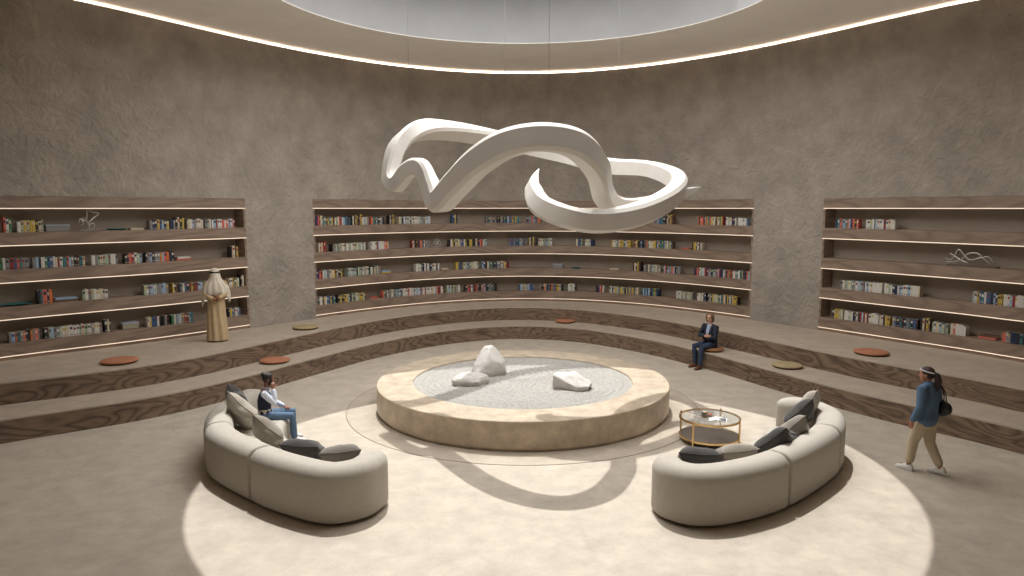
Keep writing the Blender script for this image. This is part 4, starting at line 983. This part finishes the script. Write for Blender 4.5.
for s_, e_, w_ in ((sh_r, el_r, wr_r), (sh_l, el_l, wr_l)):
    lim(bm, [s_ + (Vector((0, 0, s_.z - .02)) - s_) * .3, s_ + Vector((0, 0, -.005)), s_.lerp(e_, .5), e_, e_.lerp(w_, .45), e_.lerp(w_, .88)], [.07, .075, .068, .063, .058, .052])
lim(bm, [(.005, 0, 1.35), (.015, 0, 1.395)], [(.075, .07), (.066, .062)], (1, 0, 0))
weld('jacket', bm, denim, wal, .009, 3, 'blue denim jacket')
bm = bmesh.new(); lim(bm, [(0, 0, .80), (0, 0, .9)], [(.17, .125), (.15, .11)], (1, 0, 0))
for s, k, a in ((1, k_l, a_l), (-1, k_r, a_r)):
    lim(bm, [(0, s * .083, .84), Vector((0, s * .088, HZ)).lerp(k, .5), k, k.lerp(a, .35), k.lerp(a, .8)], [(.098, .11), (.09, .098), .08, .073, .066])
weld('trousers', bm, mat('beige_chino', (196, 182, 156), .85, .06, 14, .25, 40), wal, .009, 3, 'beige cropped trousers')
shoe('shoe', wsh, wal, (a_l.x - .05, a_l.y, .002), (1, .06, 0), wsl); shoe('shoe', wsh, wal, (a_r.x - .06, a_r.y, .045), (1, -.05, -.16), wsl)
# the bag hangs from the right shoulder
bag = empty('shoulder_bag', wal.location, R(122)); tag(bag, 'black leather bag hanging from the shoulder of the walking person', 'bag')
bl = mat('black_leather', (34, 35, 42), .35, .1, 8, .2, 30)
bm = bmesh.new(); lim(bm, [(-.17, -.265, 1.0), (-.10, -.265, .99), (.06, -.265, .99), (.13, -.265, 1.0)], [(.06, .10), (.075, .135), (.075, .135), (.06, .10)], (0, 0, 1)); weld('bag_body', bm, bl, bag, .01, 3)
for y in (-.31, -.23):
    bm = bmesh.new(); tube(bm, catmull([Vector((-.12, y, 1.08)), Vector((-.09, (y - .29) / 2, 1.25)), Vector((-.02, -.17, 1.43)), Vector((.05, (y - .29) / 2, 1.25)), Vector((.08, y, 1.08))], 8), .009, 8); obj('strap', bm, bl, bag, smooth=True)
bm = bmesh.new(); ell(bm, (-.02, -.345, .99), (.018, .006, .018)); obj('clasp', bm, gold, bag, smooth=True)

# --- the man in the long robe, seen from behind
Q = P(218, 341, .84); rob = person((Q.x, Q.y, .84), 112, 'person in long beige robe and white headcloth facing the left bookcase')
robe_m = mat('robe_cloth', (190, 166, 130), .9, .08, 6, .2, 30); cloth_m = mat('headcloth', (212, 202, 186), .9, .06, 8, .2, 40)
hc = Vector((.03, 0, 1.60)); hf = Vector((.98, .05, -.12))
sh_l, sh_r = Vector((-.01, .195, 1.42)), Vector((-.01, -.195, 1.42)); el_l, el_r = Vector((-.08, .235, 1.16)), Vector((-.08, -.235, 1.16)); wr_l, wr_r = Vector((-.215, .075, 1.055)), Vector((-.225, -.075, 1.085))
bm = bmesh.new(); at, M = head(bm, hc, hf, (0, 0, 1), 1.03)
lim(bm, [(0, 0, 1.40), (.01, 0, 1.48), (.015, 0, 1.55)], [(.066, .06), (.056, .056), (.056, .056)], (1, 0, 0))
lim(bm, [(0, 0, .9), (0, 0, 1.06), (-.005, 0, 1.25), (0, 0, 1.4)], [(.16, .115), (.14, .105), (.16, .115), (.15, .08)], (1, 0, 0))
for s_, e_, w_ in ((sh_r, el_r, wr_r), (sh_l, el_l, wr_l)):
    lim(bm, [s_ + (Vector((0, 0, s_.z)) - s_) * .2, s_, s_.lerp(e_, .5), e_, e_.lerp(w_, .4), w_], [.055, .055, .048, .041, .039, .028])
for s in (-1, 1):
    lim(bm, [(0, s * .09, .9), (.0, s * .09, .68), (0, s * .09, .48), (-.01, s * .09, .28), (-.02, s * .09, .09), (.0, s * .09, .05)], [.09, .08, .06, .056, .04, .036])
    lim(bm, [(-.05, s * .09, .04), (.06, s * .095, .036), (.17, s * .1, .022)], [(.032, .03), (.04, .026), (.038, .018)])
hand(bm, wr_l, (-.12, -.9, -.2), (-1, .1, 0), (0, .1, 1), 30); hand(bm, wr_r, (.02, .9, -.15), (-1, -.1, 0), (0, -.1, 1), 34)
weld('body', bm, skin_b, rob, .008); face_parts(rob, at, M, 1.03)
# robe with hanging folds
bm = bmesh.new(); rows = []; nk = 72
for z, rx, ry, fo, dx in ((.03, .245, .20, .016, -.01), (.12, .24, .195, .016, -.01), (.4, .225, .18, .013, -.005), (.7, .205, .16, .009, 0), (.95, .20, .15, .005, 0), (1.15, .195, .14, .003, -.005), (1.3, .215, .135, .001, -.01), (1.4, .21, .105, 0, -.01), (1.45, .14, .085, 0, -.005), (1.48, .075, .07, 0, 0)):
    rows.append([bm.verts.new((dx + math.cos(2 * PI * k / nk) * (ry + fo * math.sin(9 * 2 * PI * k / nk + 2.5 * z) + fo * .6 * math.sin(5 * 2 * PI * k / nk + 1)), math.sin(2 * PI * k / nk) * (rx + fo * math.sin(9 * 2 * PI * k / nk + 2.5 * z)), z)) for k in range(nk)])
for i in range(len(rows) - 1):
    for k in range(nk): bm.faces.new((rows[i][k], rows[i][(k + 1) % nk], rows[i + 1][(k + 1) % nk], rows[i + 1][k]))
bm.faces.new(rows[0]); bm.faces.new(rows[-1])
for s_, e_, w_ in ((sh_r, el_r, wr_r), (sh_l, el_l, wr_l)):
    lim(bm, [s_ + (Vector((0, 0, s_.z - .02)) - s_) * .3, s_, s_.lerp(e_, .5), e_, e_.lerp(w_, .45), e_.lerp(w_, .88)], [.07, .07, .064, .06, .058, .052])
bmesh.ops.recalc_face_normals(bm, faces=bm.faces)
weld('robe', bm, robe_m, rob, .009, 1, 'long beige robe')
# head cloth: over the skull, falling to points on the back and shoulders
bm = bmesh.new(); rows = []; nk = 64
for z, rf, rb2, rs in ((1.772, .02, .03, .03), (1.762, .065, .07, .065), (1.73, .10, .105, .094), (1.65, .108, .125, .106), (1.56, .06, .14, .118), (1.49, .06, .155, .15), (1.42, .07, .175, .235), (1.34, .085, .195, .282), (1.24, .10, .20, .305), (1.12, .11, .20, .315), (1.0, .11, .2, .315), (.82, .11, .2, .3)):
    row = []
    for k in range(nk):
        a = 2 * PI * k / nk; ca, sa = math.cos(a), math.sin(a)
        zz = z
        if z < 1.3:                                               # long corners on both sides, a short hem between them
            side = abs(sa) ** 3; zz = max(z, 1.24 - (.40 if sa > 0 else .3) * side - (.10 * max(0, -ca) ** 6))
            zz += .002 * k / nk
        fold = (.010 * math.sin(13 * a + z * 4) if z < 1.5 else 0)
        row.append(bm.verts.new((hc.x - .03 + ca * ((rf if ca > 0 else rb2) + fold), sa * (rs + fold), zz)))
    rows.append(row)
for i in range(len(rows) - 1):
    for k in range(nk):
        a = 2 * PI * (k + .5) / nk
        if math.cos(a) > .45 and i >= 3: continue                  # open at the face
        bm.faces.new((rows[i][k], rows[i][(k + 1) % nk], rows[i + 1][(k + 1) % nk], rows[i + 1][k]))
bm.faces.new(rows[0]); bmesh.ops.remove_doubles(bm, verts=bm.verts, dist=.0008)
o = obj('headcloth', bm, cloth_m, rob, smooth=True); o['label'] = 'white headcloth falling over the shoulders'
sd = o.modifiers.new('thick', 'SOLIDIFY'); sd.thickness = .008; sd.offset = 1
for k, z in enumerate((1.672, 1.692)):
    bm = bmesh.new(); tube(bm, [(hc.x - .03 + (.108 if math.cos(2 * PI * i / 40) > 0 else .12) * math.cos(2 * PI * i / 40), +.108 * math.sin(2 * PI * i / 40), z + .008 * math.cos(2 * PI * i / 40)) for i in range(40)], .012, 8, True); obj('head_cord', bm, mat('black_cord', (28, 27, 28), .8), rob, smooth=True)
for s in (-1, 1):
    shoe('sandal', mat('dark_sandal', (60, 46, 38), .6), rob, (-.05, s * .09, .002), (1, s * .08, 0), bsl, hgt=.06)
